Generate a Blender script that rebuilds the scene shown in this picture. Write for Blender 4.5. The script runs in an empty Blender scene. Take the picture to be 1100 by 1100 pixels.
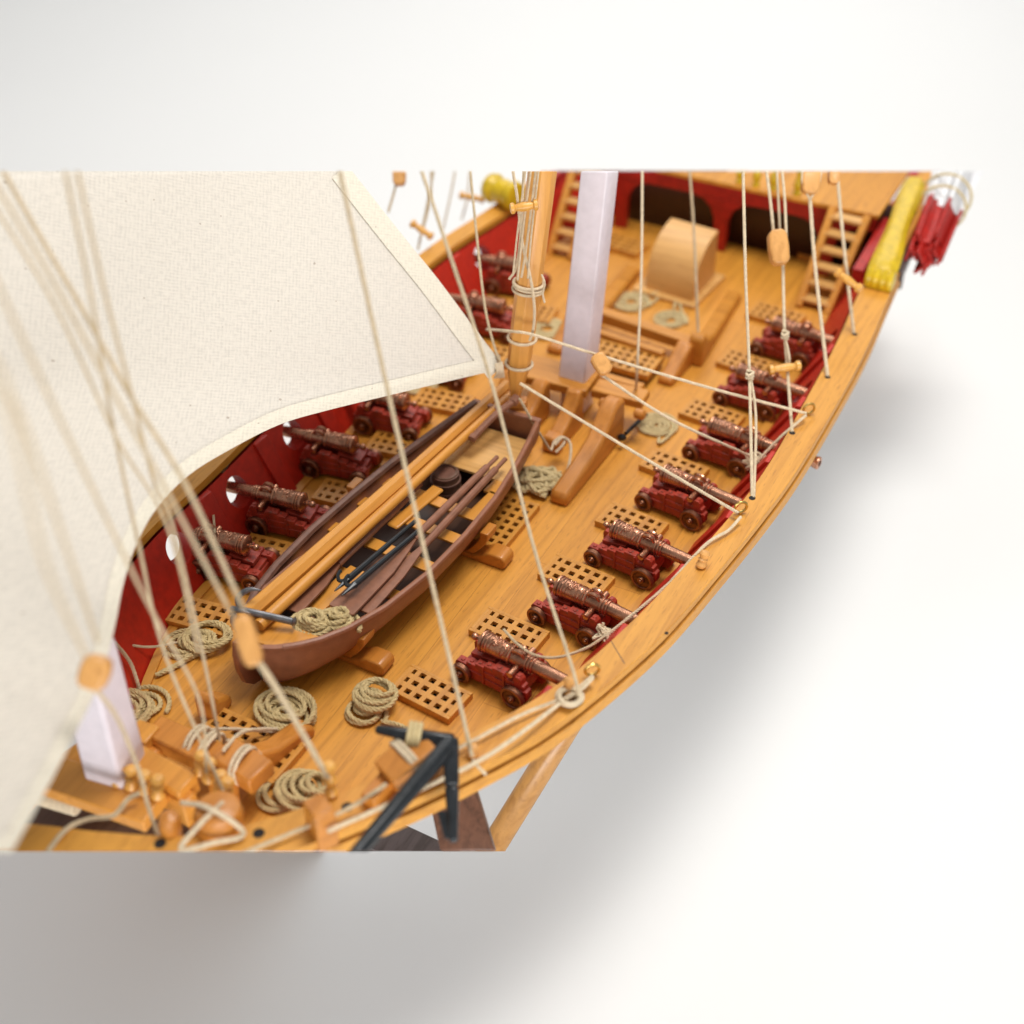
import bpy, bmesh, math, random
import numpy as np
from mathutils import Vector, Matrix

# 1 unit = 3 mm (the period of the model's gratings); X to starboard, Y aft, Z up, deck at Z = 0
scene = bpy.context.scene
scene.unit_settings.system = 'METRIC'
scene.unit_settings.scale_length = 0.003
COL = scene.collection
random.seed(7)
rng = np.random.default_rng(7)

# ------------------------------------------------------------------ camera
CAM = np.array([49.70793, -107.71865, 79.31449])
FW = np.array([-0.3808736, 0.6704588, -0.6367263])
RT = np.array([0.876516, 0.4810442, -0.0177808])
UPV = np.array([-0.2943721, 0.564873, 0.7708849])
FPX = 1400.0
cd = bpy.data.cameras.new('camera')
cd.sensor_width = 360.0
cd.lens = FPX / 1100 * 360.0
cd.clip_start = 0.5
cd.clip_end = 5000
cd.dof.use_dof = True
cd.dof.focus_distance = 112.0
cd.dof.aperture_fstop = cd.lens * 1e-3 / (2 * 0.85)
cam = bpy.data.objects.new('camera', cd)
COL.objects.link(cam)
cam.matrix_world = Matrix(((RT[0], UPV[0], -FW[0], CAM[0]), (RT[1], UPV[1], -FW[1], CAM[1]),
                           (RT[2], UPV[2], -FW[2], CAM[2]), (0, 0, 0, 1)))
scene.camera = cam

# ------------------------------------------------------------------ light: a photographer's table, soft box overhead, plus added fill lamps
world = bpy.data.worlds.new('World')
scene.world = world
world.use_nodes = True
world.node_tree.nodes['Background'].inputs[0].default_value = (0.97, 0.985, 1.0, 1)
world.node_tree.nodes['Background'].inputs[1].default_value = 0.36


def area(name, loc, target, size, power, col=(1, 1, 1)):
    l = bpy.data.lights.new(name, 'AREA')
    l.shape = 'RECTANGLE'
    l.size, l.size_y = size
    l.energy = power
    l.color = col
    o = bpy.data.objects.new(name, l)
    COL.objects.link(o)
    o.location = loc
    d = Vector(target) - Vector(loc)
    o.rotation_euler = d.to_track_quat('-Z', 'Y').to_euler()
    return o


area('softbox_overhead', (30, 4, 195), (0, -14, 0), (80, 76), 335000, (1.0, 0.968, 0.925))
area('added_fill_backdrop', (-60, 200, 200), (-120, 240, -24), (260, 140), 410000, (1.0, 0.995, 0.985))  # added lamp, whitens the paper behind the ship
area('added_fill_low_front', (135, -190, 4), (25, -55, -24), (170, 26), 290000, (1.0, 0.995, 0.985))  # added low lamp, lifts the shade on the table under the hull
scene.view_settings.view_transform = 'Standard'
scene.view_settings.look = 'None'
scene.view_settings.exposure = 0.0
scene.view_settings.gamma = 1.0


# ------------------------------------------------------------------ measuring helpers: a point of the scene seen at a photo pixel, at a known height or distance
def ray(px, py):
    return FW + RT * (px - 550) / FPX + UPV * (550 - py) / FPX


def at(px, py, z=0.0):
    d = ray(px, py)
    return CAM + d * ((z - CAM[2]) / d[2])


def atd(px, py, dep):
    return CAM + ray(px, py) * dep


# ------------------------------------------------------------------ materials
def newmat(name):
    m = bpy.data.materials.new(name)
    m.use_nodes = True
    return m, m.node_tree.nodes, m.node_tree.links, m.node_tree.nodes['Principled BSDF']


def ramp(N, stops):
    r = N.new('ShaderNodeValToRGB')
    e = r.color_ramp.elements
    e[0].position, e[0].color = stops[0][0], (*stops[0][1], 1)
    e[1].position, e[1].color = stops[-1][0], (*stops[-1][1], 1)
    for p, c in stops[1:-1]:
        k = e.new(p)
        k.color = (*c, 1)
    return r


def wood(name, c, axis=1, contrast=0.25, rough=0.38, fleck=0.5, planks=None, coat=0.15, scale=1.0):
    m, N, L, B = newmat(name)
    tc = N.new('ShaderNodeTexCoord')
    mp = N.new('ShaderNodeMapping')
    s = [1.6 * scale] * 3
    s[axis] = 0.07 * scale
    mp.inputs['Scale'].default_value = s
    L.new(tc.outputs['Object'], mp.inputs[0])
    n1 = N.new('ShaderNodeTexNoise')
    n1.inputs['Scale'].default_value = 1.0
    n1.inputs['Detail'].default_value = 5
    n1.inputs['Distortion'].default_value = 0.6
    L.new(mp.outputs[0], n1.inputs['Vector'])
    dk = [x * (1 - contrast) for x in c]
    dk = [dk[0], dk[1] * 0.93, dk[2] * 0.82]
    lt = [min(1, x * (1 + contrast * 0.5)) for x in c]
    r1 = ramp(N, [(0.3, dk), (0.52, c), (0.75, lt)])
    L.new(n1.outputs['Fac'], r1.inputs[0])
    # short dark rays, the flecks of beech
    mp2 = N.new('ShaderNodeMapping')
    s2 = [9.0 * scale] * 3
    s2[axis] = 0.75 * scale
    mp2.inputs['Scale'].default_value = s2
    L.new(tc.outputs['Object'], mp2.inputs[0])
    n2 = N.new('ShaderNodeTexNoise')
    n2.inputs['Scale'].default_value = 1.0
    n2.inputs['Detail'].default_value = 2
    L.new(mp2.outputs[0], n2.inputs['Vector'])
    r2 = ramp(N, [(0.30, (0, 0, 0)), (0.40, (1, 1, 1))])
    L.new(n2.outputs['Fac'], r2.inputs[0])
    inv = N.new('ShaderNodeMath')
    inv.operation = 'SUBTRACT'
    inv.inputs[0].default_value = 1.0
    L.new(r2.outputs[0], inv.inputs[1])
    mf = N.new('ShaderNodeMath')
    mf.operation = 'MULTIPLY'
    mf.inputs[1].default_value = fleck
    L.new(inv.outputs[0], mf.inputs[0])
    mx = N.new('ShaderNodeMix')
    mx.data_type = 'RGBA'
    mx.inputs['B'].default_value = (c[0] * 0.5, c[1] * 0.4, c[2] * 0.32, 1)
    L.new(mf.outputs[0], mx.inputs['Factor'])
    L.new(r1.outputs[0], mx.inputs['A'])
    out = mx.outputs['Result']
    if planks:
        mp3 = N.new('ShaderNodeMapping')
        mp3.inputs['Rotation'].default_value = (0, 0, math.radians(planks[2]))
        L.new(tc.outputs['Object'], mp3.inputs[0])
        br = N.new('ShaderNodeTexBrick')
        br.inputs['Scale'].default_value = 1.0
        br.inputs['Brick Width'].default_value = planks[1]
        br.inputs['Row Height'].default_value = planks[0]
        br.inputs['Mortar Size'].default_value = 0.025
        br.inputs['Mortar Smooth'].default_value = 0.2
        br.inputs['Bias'].default_value = 0.0
        br.inputs['Color1'].default_value = (1, 1, 1, 1)
        br.inputs['Color2'].default_value = (0.89, 0.86, 0.81, 1)
        br.inputs['Mortar'].default_value = (0.58, 0.48, 0.38, 1)
        br.offset = 0.37
        L.new(mp3.outputs[0], br.inputs['Vector'])
        mm = N.new('ShaderNodeMix')
        mm.data_type = 'RGBA'
        mm.blend_type = 'MULTIPLY'
        mm.inputs['Factor'].default_value = 1.0
        L.new(out, mm.inputs['A'])
        L.new(br.outputs['Color'], mm.inputs['B'])
        out = mm.outputs['Result']
    L.new(out, B.inputs['Base Color'])
    B.inputs['Roughness'].default_value = rough
    B.inputs['Coat Weight'].default_value = coat
    B.inputs['Coat Roughness'].default_value = 0.3
    bp = N.new('ShaderNodeBump')
    bp.inputs['Strength'].default_value = 0.12
    bp.inputs['Distance'].default_value = 0.05
    L.new(n1.outputs['Fac'], bp.inputs['Height'])
    L.new(bp.outputs[0], B.inputs['Normal'])
    return m


def paint(name, c, rough=0.4, var=0.2, metallic=0.0, scale=1.2, bump=0.2, chips=None, coat=0.0):
    m, N, L, B = newmat(name)
    tc = N.new('ShaderNodeTexCoord')
    n1 = N.new('ShaderNodeTexNoise')
    n1.inputs['Scale'].default_value = scale
    n1.inputs['Detail'].default_value = 6
    L.new(tc.outputs['Object'], n1.inputs['Vector'])
    dk = [x * (1 - var) for x in c]
    lt = [min(1, x * (1 + var)) for x in c]
    r1 = ramp(N, [(0.3, dk), (0.7, lt)])
    L.new(n1.outputs['Fac'], r1.inputs[0])
    out = r1.outputs[0]
    if chips:
        n3 = N.new('ShaderNodeTexNoise')
        n3.inputs['Scale'].default_value = chips[1]
        n3.inputs['Detail'].default_value = 4
        L.new(tc.outputs['Object'], n3.inputs['Vector'])
        r3 = ramp(N, [(chips[2], (0, 0, 0)), (chips[2] + 0.05, (1, 1, 1))])
        L.new(n3.outputs['Fac'], r3.inputs[0])
        mx = N.new('ShaderNodeMix')
        mx.data_type = 'RGBA'
        mx.inputs['B'].default_value = (*chips[0], 1)
        L.new(r3.outputs[0], mx.inputs['Factor'])
        L.new(out, mx.inputs['A'])
        out = mx.outputs['Result']
    L.new(out, B.inputs['Base Color'])
    B.inputs['Roughness'].default_value = rough
    B.inputs['Metallic'].default_value = metallic
    B.inputs['Coat Weight'].default_value = coat
    bp = N.new('ShaderNodeBump')
    bp.inputs['Strength'].default_value = bump
    bp.inputs['Distance'].default_value = 0.06
    n2 = N.new('ShaderNodeTexNoise')
    n2.inputs['Scale'].default_value = scale * 4
    n2.inputs['Detail'].default_value = 3
    L.new(tc.outputs['Object'], n2.inputs['Vector'])
    L.new(n2.outputs['Fac'], bp.inputs['Height'])
    L.new(bp.outputs[0], B.inputs['Normal'])
    return m


def copper(name, base, dark, rough=0.33, amount=0.55):
    """antique bronze: bright where it is rubbed, dark patina in patches and grooves"""
    m, N, L, B = newmat(name)
    tc = N.new('ShaderNodeTexCoord')
    n1 = N.new('ShaderNodeTexNoise')
    n1.inputs['Scale'].default_value = 1.6
    n1.inputs['Detail'].default_value = 7
    n1.inputs['Roughness'].default_value = 0.65
    L.new(tc.outputs['Object'], n1.inputs['Vector'])
    g = N.new('ShaderNodeNewGeometry')
    rp = ramp(N, [(0.44, (1, 1, 1)), (0.53, (0, 0, 0))])
    L.new(g.outputs['Pointiness'], rp.inputs[0])
    rn = ramp(N, [(0.42, (0, 0, 0)), (0.7, (1, 1, 1))])
    L.new(n1.outputs['Fac'], rn.inputs[0])
    mxm = N.new('ShaderNodeMath')
    mxm.operation = 'MULTIPLY_ADD'
    mxm.inputs[1].default_value = amount
    L.new(rn.outputs[0], mxm.inputs[0])
    s = N.new('ShaderNodeMath')
    s.operation = 'MULTIPLY'
    s.inputs[1].default_value = 0.6
    L.new(rp.outputs[0], s.inputs[0])
    L.new(s.outputs[0], mxm.inputs[2])
    mxm.use_clamp = True
    mx = N.new('ShaderNodeMix')
    mx.data_type = 'RGBA'
    mx.inputs['A'].default_value = (*base, 1)
    mx.inputs['B'].default_value = (*dark, 1)
    L.new(mxm.outputs[0], mx.inputs['Factor'])
    L.new(mx.outputs['Result'], B.inputs['Base Color'])
    B.inputs['Metallic'].default_value = 0.9
    rr = N.new('ShaderNodeMath')
    rr.operation = 'MULTIPLY_ADD'
    rr.inputs[1].default_value = 0.2
    rr.inputs[2].default_value = rough
    L.new(n1.outputs['Fac'], rr.inputs[0])
    L.new(rr.outputs[0], B.inputs['Roughness'])
    bp = N.new('ShaderNodeBump')
    bp.inputs['Strength'].default_value = 0.25
    bp.inputs['Distance'].default_value = 0.05
    n2 = N.new('ShaderNodeTexNoise')
    n2.inputs['Scale'].default_value = 7
    L.new(tc.outputs['Object'], n2.inputs['Vector'])
    L.new(n2.outputs['Fac'], bp.inputs['Height'])
    L.new(bp.outputs[0], B.inputs['Normal'])
    return m


def cloth(name, c, trans=0.25):
    m, N, L, B = newmat(name)
    uv = N.new('ShaderNodeTexCoord')

    def thread(axis, dens):
        mp = N.new('ShaderNodeMapping')
        sc = [1.6, 1.6, 1]
        sc[axis] = dens
        mp.inputs['Scale'].default_value = sc
        L.new(uv.outputs['UV'], mp.inputs[0])
        n = N.new('ShaderNodeTexNoise')
        n.noise_dimensions = '2D'
        n.inputs['Scale'].default_value = 1
        n.inputs['Detail'].default_value = 2
        L.new(mp.outputs[0], n.inputs['Vector'])
        return n.outputs['Fac']
    a, b = thread(0, 7.0), thread(1, 7.0)

    def weave(direction):
        w = N.new('ShaderNodeTexWave')
        w.bands_direction = direction
        w.inputs['Scale'].default_value = 1.15
        w.inputs['Distortion'].default_value = 0.8
        w.inputs['Detail'].default_value = 2
        w.inputs['Detail Scale'].default_value = 0.8
        L.new(uv.outputs['UV'], w.inputs['Vector'])
        m_ = N.new('ShaderNodeMath')
        m_.operation = 'MULTIPLY_ADD'
        m_.inputs[1].default_value = 0.22
        m_.inputs[2].default_value = -0.11
        L.new(w.outputs['Fac'], m_.inputs[0])
        return m_.outputs[0]

    def plus(p, q):
        m_ = N.new('ShaderNodeMath')
        m_.operation = 'ADD'
        L.new(p, m_.inputs[0])
        L.new(q, m_.inputs[1])
        return m_.outputs[0]
    a, b = plus(a, weave('X')), plus(b, weave('Y'))
    ad = N.new('ShaderNodeMath')
    ad.operation = 'ADD'
    L.new(a, ad.inputs[0])
    L.new(b, ad.inputs[1])
    r = ramp(N, [(0.33, [x * 0.91 for x in c]), (0.5, c), (0.68, [min(1, x * 1.05) for x in c])])
    h = N.new('ShaderNodeMath')
    h.operation = 'MULTIPLY'
    h.inputs[1].default_value = 0.5
    L.new(ad.outputs[0], h.inputs[0])
    L.new(h.outputs[0], r.inputs[0])
    # odd brown slubs
    n3 = N.new('ShaderNodeTexNoise')
    n3.inputs['Scale'].default_value = 2.2
    n3.inputs['Detail'].default_value = 0
    L.new(uv.outputs['UV'], n3.inputs['Vector'])
    r3 = ramp(N, [(0.855, (0, 0, 0)), (0.87, (0.45, 0.45, 0.45))])
    L.new(n3.outputs['Fac'], r3.inputs[0])
    mx = N.new('ShaderNodeMix')
    mx.data_type = 'RGBA'
    mx.inputs['B'].default_value = (0.25, 0.15, 0.08, 1)
    L.new(r3.outputs[0], mx.inputs['Factor'])
    L.new(r.outputs[0], mx.inputs['A'])
    L.new(mx.outputs['Result'], B.inputs['Base Color'])
    B.inputs['Roughness'].default_value = 0.9
    bp = N.new('ShaderNodeBump')
    bp.inputs['Strength'].default_value = 0.5
    bp.inputs['Distance'].default_value = 0.05
    L.new(ad.outputs[0], bp.inputs['Height'])
    L.new(bp.outputs[0], B.inputs['Normal'])
    tr = N.new('ShaderNodeBsdfTranslucent')
    L.new(mx.outputs['Result'], tr.inputs['Color'])
    ms = N.new('ShaderNodeMixShader')
    ms.inputs[0].default_value = trans
    o = N['Material Output']
    L.new(B.outputs[0], ms.inputs[1])
    L.new(tr.outputs[0], ms.inputs[2])
    L.new(ms.outputs[0], o.inputs['Surface'])
    return m


TAN = (0.56, 0.29, 0.085)
M = {}
M['deck'] = wood('deck_beech', (0.66, 0.292, 0.034), 1, 0.2, 0.5, 0.6, planks=(3.4, 47, 88), coat=0.0)
M['rail'] = wood('rail_beech', (0.66, 0.30, 0.038), 1, 0.18, 0.48, 0.5, coat=0.0)
M['beam'] = wood('beam_beech', (0.60, 0.25, 0.034), 0, 0.2, 0.45, 0.3, coat=0.05)
M['knee'] = wood('knee_pear', (0.56, 0.215, 0.032), 1, 0.2, 0.38, 0.25, coat=0.15)
M['grate'] = wood('grating_pear', (0.60, 0.265, 0.036), 1, 0.18, 0.45, 0.2, coat=0.05)
M['spar'] = wood('spar_pine', (0.66, 0.285, 0.042), 1, 0.16, 0.38, 0.2, coat=0.15)
M['yard'] = wood('yard_pine', (0.74, 0.36, 0.08), 2, 0.12, 0.33, 0.15, coat=0.3)
M['pale'] = wood('pale_pear', (0.68, 0.38, 0.12), 0, 0.18, 0.45, 0.15)
M['hood'] = wood('hood_maple', (0.70, 0.385, 0.125), 0, 0.16, 0.42, 0.25, scale=0.9)
M['pin'] = wood('boxwood', (0.74, 0.38, 0.075), 2, 0.15, 0.4, 0.1, coat=0.2)
M['block'] = wood('block_pear', (0.68, 0.34, 0.10), 2, 0.2, 0.45, 0.2)
M['walnut'] = wood('walnut', (0.16, 0.065, 0.032), 2, 0.45, 0.45, 0.5)
M['walnut_dark'] = wood('walnut_dark', (0.085, 0.06, 0.055), 1, 0.45, 0.5, 0.5)
M['red'] = paint('red_paint', (0.48, 0.018, 0.005), 0.48, 0.15, bump=0.12)
M['red_dull'] = paint('red_dull_paint', (0.40, 0.013, 0.008), 0.45, 0.2)
M['carriage'] = paint('carriage_red', (0.36, 0.036, 0.016), 0.5, 0.32, bump=0.35, chips=((0.16, 0.06, 0.04), 2.6, 0.63))
M['copper'] = copper('antique_copper', (0.62, 0.305, 0.185), (0.045, 0.024, 0.018), 0.18, 0.5)
M['wheel'] = copper('wheel_copper', (0.34, 0.15, 0.085), (0.06, 0.026, 0.02), 0.32, 0.6)
M['brass'] = paint('brass', (0.62, 0.42, 0.13), 0.3, 0.15, metallic=1.0)
M['iron'] = paint('black_iron', (0.022, 0.025, 0.028), 0.3, 0.3, metallic=0.3, chips=((0.06, 0.06, 0.06), 3.0, 0.7))
M['steel'] = paint('grey_steel', (0.22, 0.22, 0.23), 0.35, 0.3, metallic=0.9)
M['boat'] = paint('boat_brown', (0.30, 0.118, 0.060), 0.46, 0.12, bump=0.25, chips=((0.36, 0.21, 0.17), 3.2, 0.72))
M['oar'] = paint('oar_brown', (0.26, 0.105, 0.056), 0.5, 0.16, bump=0.25)
M['rail_brown'] = paint('boat_rail_dark', (0.15, 0.066, 0.042), 0.5, 0.25)
M['keg'] = wood('keg_oak', (0.13, 0.062, 0.034), 2, 0.4, 0.5, 0.4)
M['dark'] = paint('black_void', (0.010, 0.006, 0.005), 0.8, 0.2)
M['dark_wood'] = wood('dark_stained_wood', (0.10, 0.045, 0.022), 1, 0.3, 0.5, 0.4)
M['bulkhead'] = wood('bulkhead_dark_brown', (0.040, 0.010, 0.006), 2, 0.3, 0.5, 0.4)  # very dark red-brown over the whole wall
M['boat_floor'] = wood('boat_floor_brown', (0.085, 0.036, 0.018), 1, 0.35, 0.5, 0.4)
M['white'] = paint('white_mast_paint', (0.74, 0.68, 0.73), 0.4, 0.05, bump=0.08)
M['white_rag'] = paint('white_paint', (0.75, 0.75, 0.76), 0.6, 0.06)
M['yellow'] = paint('yellow_paint', (0.62, 0.42, 0.012), 0.35, 0.18, bump=0.35)
M['sail'] = cloth('linen_sail', (0.80, 0.752, 0.672), 0.25)
M['hem'] = cloth('linen_hem', (0.845, 0.79, 0.665), 0.2)
M['rope'] = paint('rope_linen', (0.56, 0.44, 0.28), 0.85, 0.16, scale=2.5, bump=0.4)
M['rope_pale'] = paint('rope_pale', (0.68, 0.555, 0.38), 0.85, 0.14, scale=2.5, bump=0.4)
M['rope_coil'] = paint('rope_coil', (0.56, 0.43, 0.21), 0.85, 0.16, scale=2.5, bump=0.4)
M['rope_green'] = paint('rope_grey_green', (0.58, 0.46, 0.24), 0.85, 0.14, scale=2.5, bump=0.4)
M['paper'] = paint('white_paper', (0.83, 0.825, 0.81), 0.75, 0.012, scale=0.01, bump=0.02)


# ------------------------------------------------------------------ mesh builder
class MB:
    def __init__(s):
        s.v, s.f, s.uv = [], [], None

    def add(s, vs, fs):
        o = len(s.v)
        s.v += [tuple(map(float, v)) for v in vs]
        s.f += [tuple(o + i for i in f) for f in fs]
        return s

    def hexa(s, p):
        """eight corners: four below, four above"""
        return s.add(p, [(3, 2, 1, 0), (4, 5, 6, 7), (0, 1, 5, 4), (1, 2, 6, 5), (2, 3, 7, 6), (3, 0, 4, 7)])

    def box(s, c, size, rz=0.0, tilt=None):
        hx, hy, hz = [q / 2 for q in size]
        mt = Matrix.Rotation(rz, 3, 'Z')
        if tilt is not None:
            mt = mt @ Matrix.Rotation(tilt[1], 3, tilt[0])
        p = [mt @ Vector(q) + Vector(c) for q in ((-hx, -hy, -hz), (hx, -hy, -hz), (hx, hy, -hz), (-hx, hy, -hz),
                                                 (-hx, -hy, hz), (hx, -hy, hz), (hx, hy, hz), (-hx, hy, hz))]
        return s.hexa(p)

    def bar(s, a, b, w, h, up=(0, 0, 1), w2=None, h2=None):
        a, b, up = np.array(a, float), np.array(b, float), np.array(up, float)
        d = (b - a) / np.linalg.norm(b - a)
        x = np.cross(d, up)
        x /= np.linalg.norm(x)
        z = np.cross(x, d)
        w2, h2 = w2 or w, h2 or h
        p = []
        for (c, ww, hh) in ((a, w, h), (b, w2, h2)):
            p += [c - x * ww / 2 - z * hh / 2, c + x * ww / 2 - z * hh / 2, c + x * ww / 2 + z * hh / 2, c - x * ww / 2 + z * hh / 2]
        return s.add(p, [(0, 1, 2, 3), (7, 6, 5, 4), (1, 0, 4, 5), (2, 1, 5, 6), (3, 2, 6, 7), (0, 3, 7, 4)])

    def prism(s, prof, a, b, X=(1, 0, 0), Y=(0, 0, 1)):
        """polygon prof in the plane X, Y swept from a to b"""
        a, b, X, Y = [np.array(q, float) for q in (a, b, X, Y)]
        n = len(prof)
        p = [a + X * q[0] + Y * q[1] for q in prof] + [b + X * q[0] + Y * q[1] for q in prof]
        return s.add(p, [tuple(range(n))[::-1], tuple(range(n, 2 * n))] + [(i, (i + 1) % n, n + (i + 1) % n, n + i) for i in range(n)])

    def tube(s, pts, r, n=8, cap=True, closed=False, phase=0.0):
        P = np.array(pts, float)
        k = len(P)
        R = np.full(k, r, float) if np.isscalar(r) else np.array(r, float)
        if closed:
            T = np.roll(P, -1, 0) - np.roll(P, 1, 0)
        else:
            T = np.gradient(P, axis=0)
        T /= np.maximum(np.linalg.norm(T, axis=1, keepdims=True), 1e-9)
        ref = np.array([0, 0, 1.0]) if abs(T[0][2]) < 0.9 else np.array([1.0, 0, 0])
        u = np.cross(T[0], ref)
        u /= np.linalg.norm(u)
        vs = []
        for i in range(k):
            u = u - T[i] * (u @ T[i])
            u /= max(np.linalg.norm(u), 1e-9)
            w = np.cross(T[i], u)
            for j in range(n):
                a = phase + 2 * math.pi * j / n
                vs.append(P[i] + R[i] * (math.cos(a) * u + math.sin(a) * w))
        fs = []
        for i in range(k if closed else k - 1):
            i2 = (i + 1) % k
            for j in range(n):
                fs.append((i * n + j, i * n + (j + 1) % n, i2 * n + (j + 1) % n, i2 * n + j))
        if cap and not closed:
            fs.append(tuple(range(n))[::-1])
            fs.append(tuple((k - 1) * n + j for j in range(n)))
        return s.add(vs, fs)

    def lathe(s, prof, origin=(0, 0, 0), axis=(0, 0, 1), n=20):
        o, ax = np.array(origin, float), np.array(axis, float)
        ax /= np.linalg.norm(ax)
        return s.tube([o + ax * h for h, r in prof], [max(r, 0.004) for h, r in prof], n) if False else s._lathe(prof, o, ax, n)

    def _lathe(s, prof, o, ax, n):
        ref = np.array([0, 0, 1.0]) if abs(ax[2]) < 0.9 else np.array([1.0, 0, 0])
        u = np.cross(ax, ref)
        u /= np.linalg.norm(u)
        w = np.cross(ax, u)
        vs = []
        for h, r in prof:
            for j in range(n):
                a = 2 * math.pi * j / n
                vs.append(o + ax * h + max(r, 0.003) * (math.cos(a) * u + math.sin(a) * w))
        k = len(prof)
        fs = [(i * n + j, i * n + (j + 1) % n, (i + 1) * n + (j + 1) % n, (i + 1) * n + j) for i in range(k - 1) for j in range(n)]
        fs += [tuple(range(n))[::-1], tuple((k - 1) * n + j for j in range(n))]
        return s.add(vs, fs)

    def grid(s, P):
        """P: rows x cols x 3"""
        P = np.array(P, float)
        a, b = P.shape[:2]
        return s.add(P.reshape(-1, 3), [(i * b + j, i * b + j + 1, (i + 1) * b + j + 1, (i + 1) * b + j) for i in range(a - 1) for j in range(b - 1)])

    def strand(s, pts, r, pitch=None, strands=3, n=5):
        """laid rope: strands twisted round the path"""
        P = resample(pts, r * 0.85)
        T = np.gradient(P, axis=0)
        T /= np.maximum(np.linalg.norm(T, axis=1, keepdims=True), 1e-9)
        d = np.concatenate([[0], np.cumsum(np.linalg.norm(np.diff(P, axis=0), axis=1))])
        ref = np.array([0, 0, 1.0]) if abs(T[0][2]) < 0.9 else np.array([1.0, 0, 0])
        u = np.cross(T[0], ref)
        U = []
        for t in T:
            u = u - t * (u @ t)
            u /= max(np.linalg.norm(u), 1e-9)
            U.append(u.copy())
        U = np.array(U)
        W = np.cross(T, U)
        pitch = pitch or r * 5.0
        for k in range(strands):
            a = (2 * math.pi * (d / pitch) + 2 * math.pi * k / strands)[:, None]
            s.tube(P + 0.46 * r * (np.cos(a) * U + np.sin(a) * W), 0.58 * r, n)
        return s

    def build(s, name, mat, parent=None, smooth=35, bevel=0.0, solid=0.0, sub=0):
        me = bpy.data.meshes.new(name)
        me.from_pydata(s.v, [], s.f)
        me.update()
        bm = bmesh.new()
        bm.from_mesh(me)
        if not solid:
            bmesh.ops.recalc_face_normals(bm, faces=bm.faces)
        bm.to_mesh(me)
        bm.free()
        if smooth:
            me.shade_smooth()
            me.set_sharp_from_angle(angle=math.radians(smooth))
        me.materials.append(mat)
        o = bpy.data.objects.new(name, me)
        COL.objects.link(o)
        if parent is not None:
            o.parent = parent
        if bevel:
            b = o.modifiers.new('bevel', 'BEVEL')
            b.width = bevel
            b.segments = 2
            b.limit_method = 'ANGLE'
            b.angle_limit = math.radians(40)
        if solid:
            q = o.modifiers.new('thickness', 'SOLIDIFY')
            q.thickness = solid
            q.offset = 0
        if sub:
            q = o.modifiers.new('smooth', 'SUBSURF')
            q.levels = q.render_levels = sub
        return o


def catmull(pts, n=8):
    P = np.array(pts, float)
    if len(P) < 3:
        return np.array([P[0] + (P[-1] - P[0]) * t for t in np.linspace(0, 1, n + 1)])
    Q = np.vstack([2 * P[0] - P[1], P, 2 * P[-1] - P[-2]])
    out = []
    for i in range(1, len(Q) - 2):
        p0, p1, p2, p3 = Q[i - 1:i + 3]
        for t in np.linspace(0, 1, n, endpoint=False):
            out.append(0.5 * ((2 * p1) + (-p0 + p2) * t + (2 * p0 - 5 * p1 + 4 * p2 - p3) * t * t + (-p0 + 3 * p1 - 3 * p2 + p3) * t ** 3))
    out.append(P[-1])
    return np.array(out)


def resample(pts, step):
    P = np.array(pts, float)
    d = np.concatenate([[0], np.cumsum(np.linalg.norm(np.diff(P, axis=0), axis=1))])
    n = max(3, int(d[-1] / step) + 1)
    t = np.linspace(0, d[-1], n)
    return np.stack([np.interp(t, d, P[:, i]) for i in range(3)], 1)


def tag(o, label, cat, group=None):
    o['label'] = label
    o['category'] = cat
    if group:
        o['group'] = group
    return o


def empty(name, loc, rz=0.0):
    o = bpy.data.objects.new(name, None)
    o.empty_display_size = 0.5
    COL.objects.link(o)
    o.location = loc
    o.rotation_euler = (0, 0, rz)
    return o


def kids(o):
    return [c for c in bpy.data.objects if c.parent == o]


def copy_tree(o, parent=None):
    c = o.copy()
    COL.objects.link(c)
    if parent is not None:
        c.parent = parent
    for ch in kids(o):
        copy_tree(ch, c)
    return c


# ------------------------------------------------------------------ the table
g = MB()
prof = [(-900, -24.0), (250, -24.0)]
for k in range(1, 13):
    a = math.pi / 2 * k / 12
    prof.append((250 + 150 * math.sin(a), -24 + 150 * (1 - math.cos(a))))
prof.append((400, 520))
ca, sa = math.cos(math.radians(30)), math.sin(math.radians(30))
g.grid([[(x * ca - y * sa, x * sa + y * ca, z) for y, z in prof] for x in np.linspace(-900, 900, 13)])
o = g.build('backdrop', M['paper'], smooth=60)
o['kind'] = 'structure'

# ------------------------------------------------------------------ the ship
ship = empty('model_ship', (0, 0, 0))
tag(ship, 'wooden model sailing ship with tan deck, red bulwarks and broad cap rails', 'model ship')

RAILZ = 6.7
RAIL_IN = catmull([(-30, -84), (-14, -79.0), (-7, -75.9), (-2.0, -74.0), (3.6, -71.3), (8.0, -67.0), (12.4, -60.8), (15.3, -55.6), (17.6, -51.2), (19.6, -46.05),
                   (21.2, -39.0), (22.4, -31.0), (23.4, -22.0), (23.7, -14.0), (23.3, -2.7), (22.7, 8.6), (21.6, 21.0), (20.4, 47)], 10)
RAIL_OUT = catmull([(-30, -88), (-13, -83.0), (-6, -79.8), (-0.8, -77.8), (5.4, -74.4), (10.2, -69.4), (14.9, -62.5), (18.2, -56.7), (20.5, -52.0), (22.3, -46.4),
                    (24.05, -38.9), (25.1, -30.2), (25.9, -21.5), (26.3, -13.8), (26.2, -2.7), (25.8, 9.0), (24.7, 22.0), (22.6, 48)], 10)
LEFT_IN = catmull([(-12, -66), (-16.0, -60.5), (-19.0, -54), (-20.4, -48), (-20.8, -39), (-22.3, -20), (-23.4, 3.4), (-21.8, 19.4), (-20.3, 40)], 10)


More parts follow.
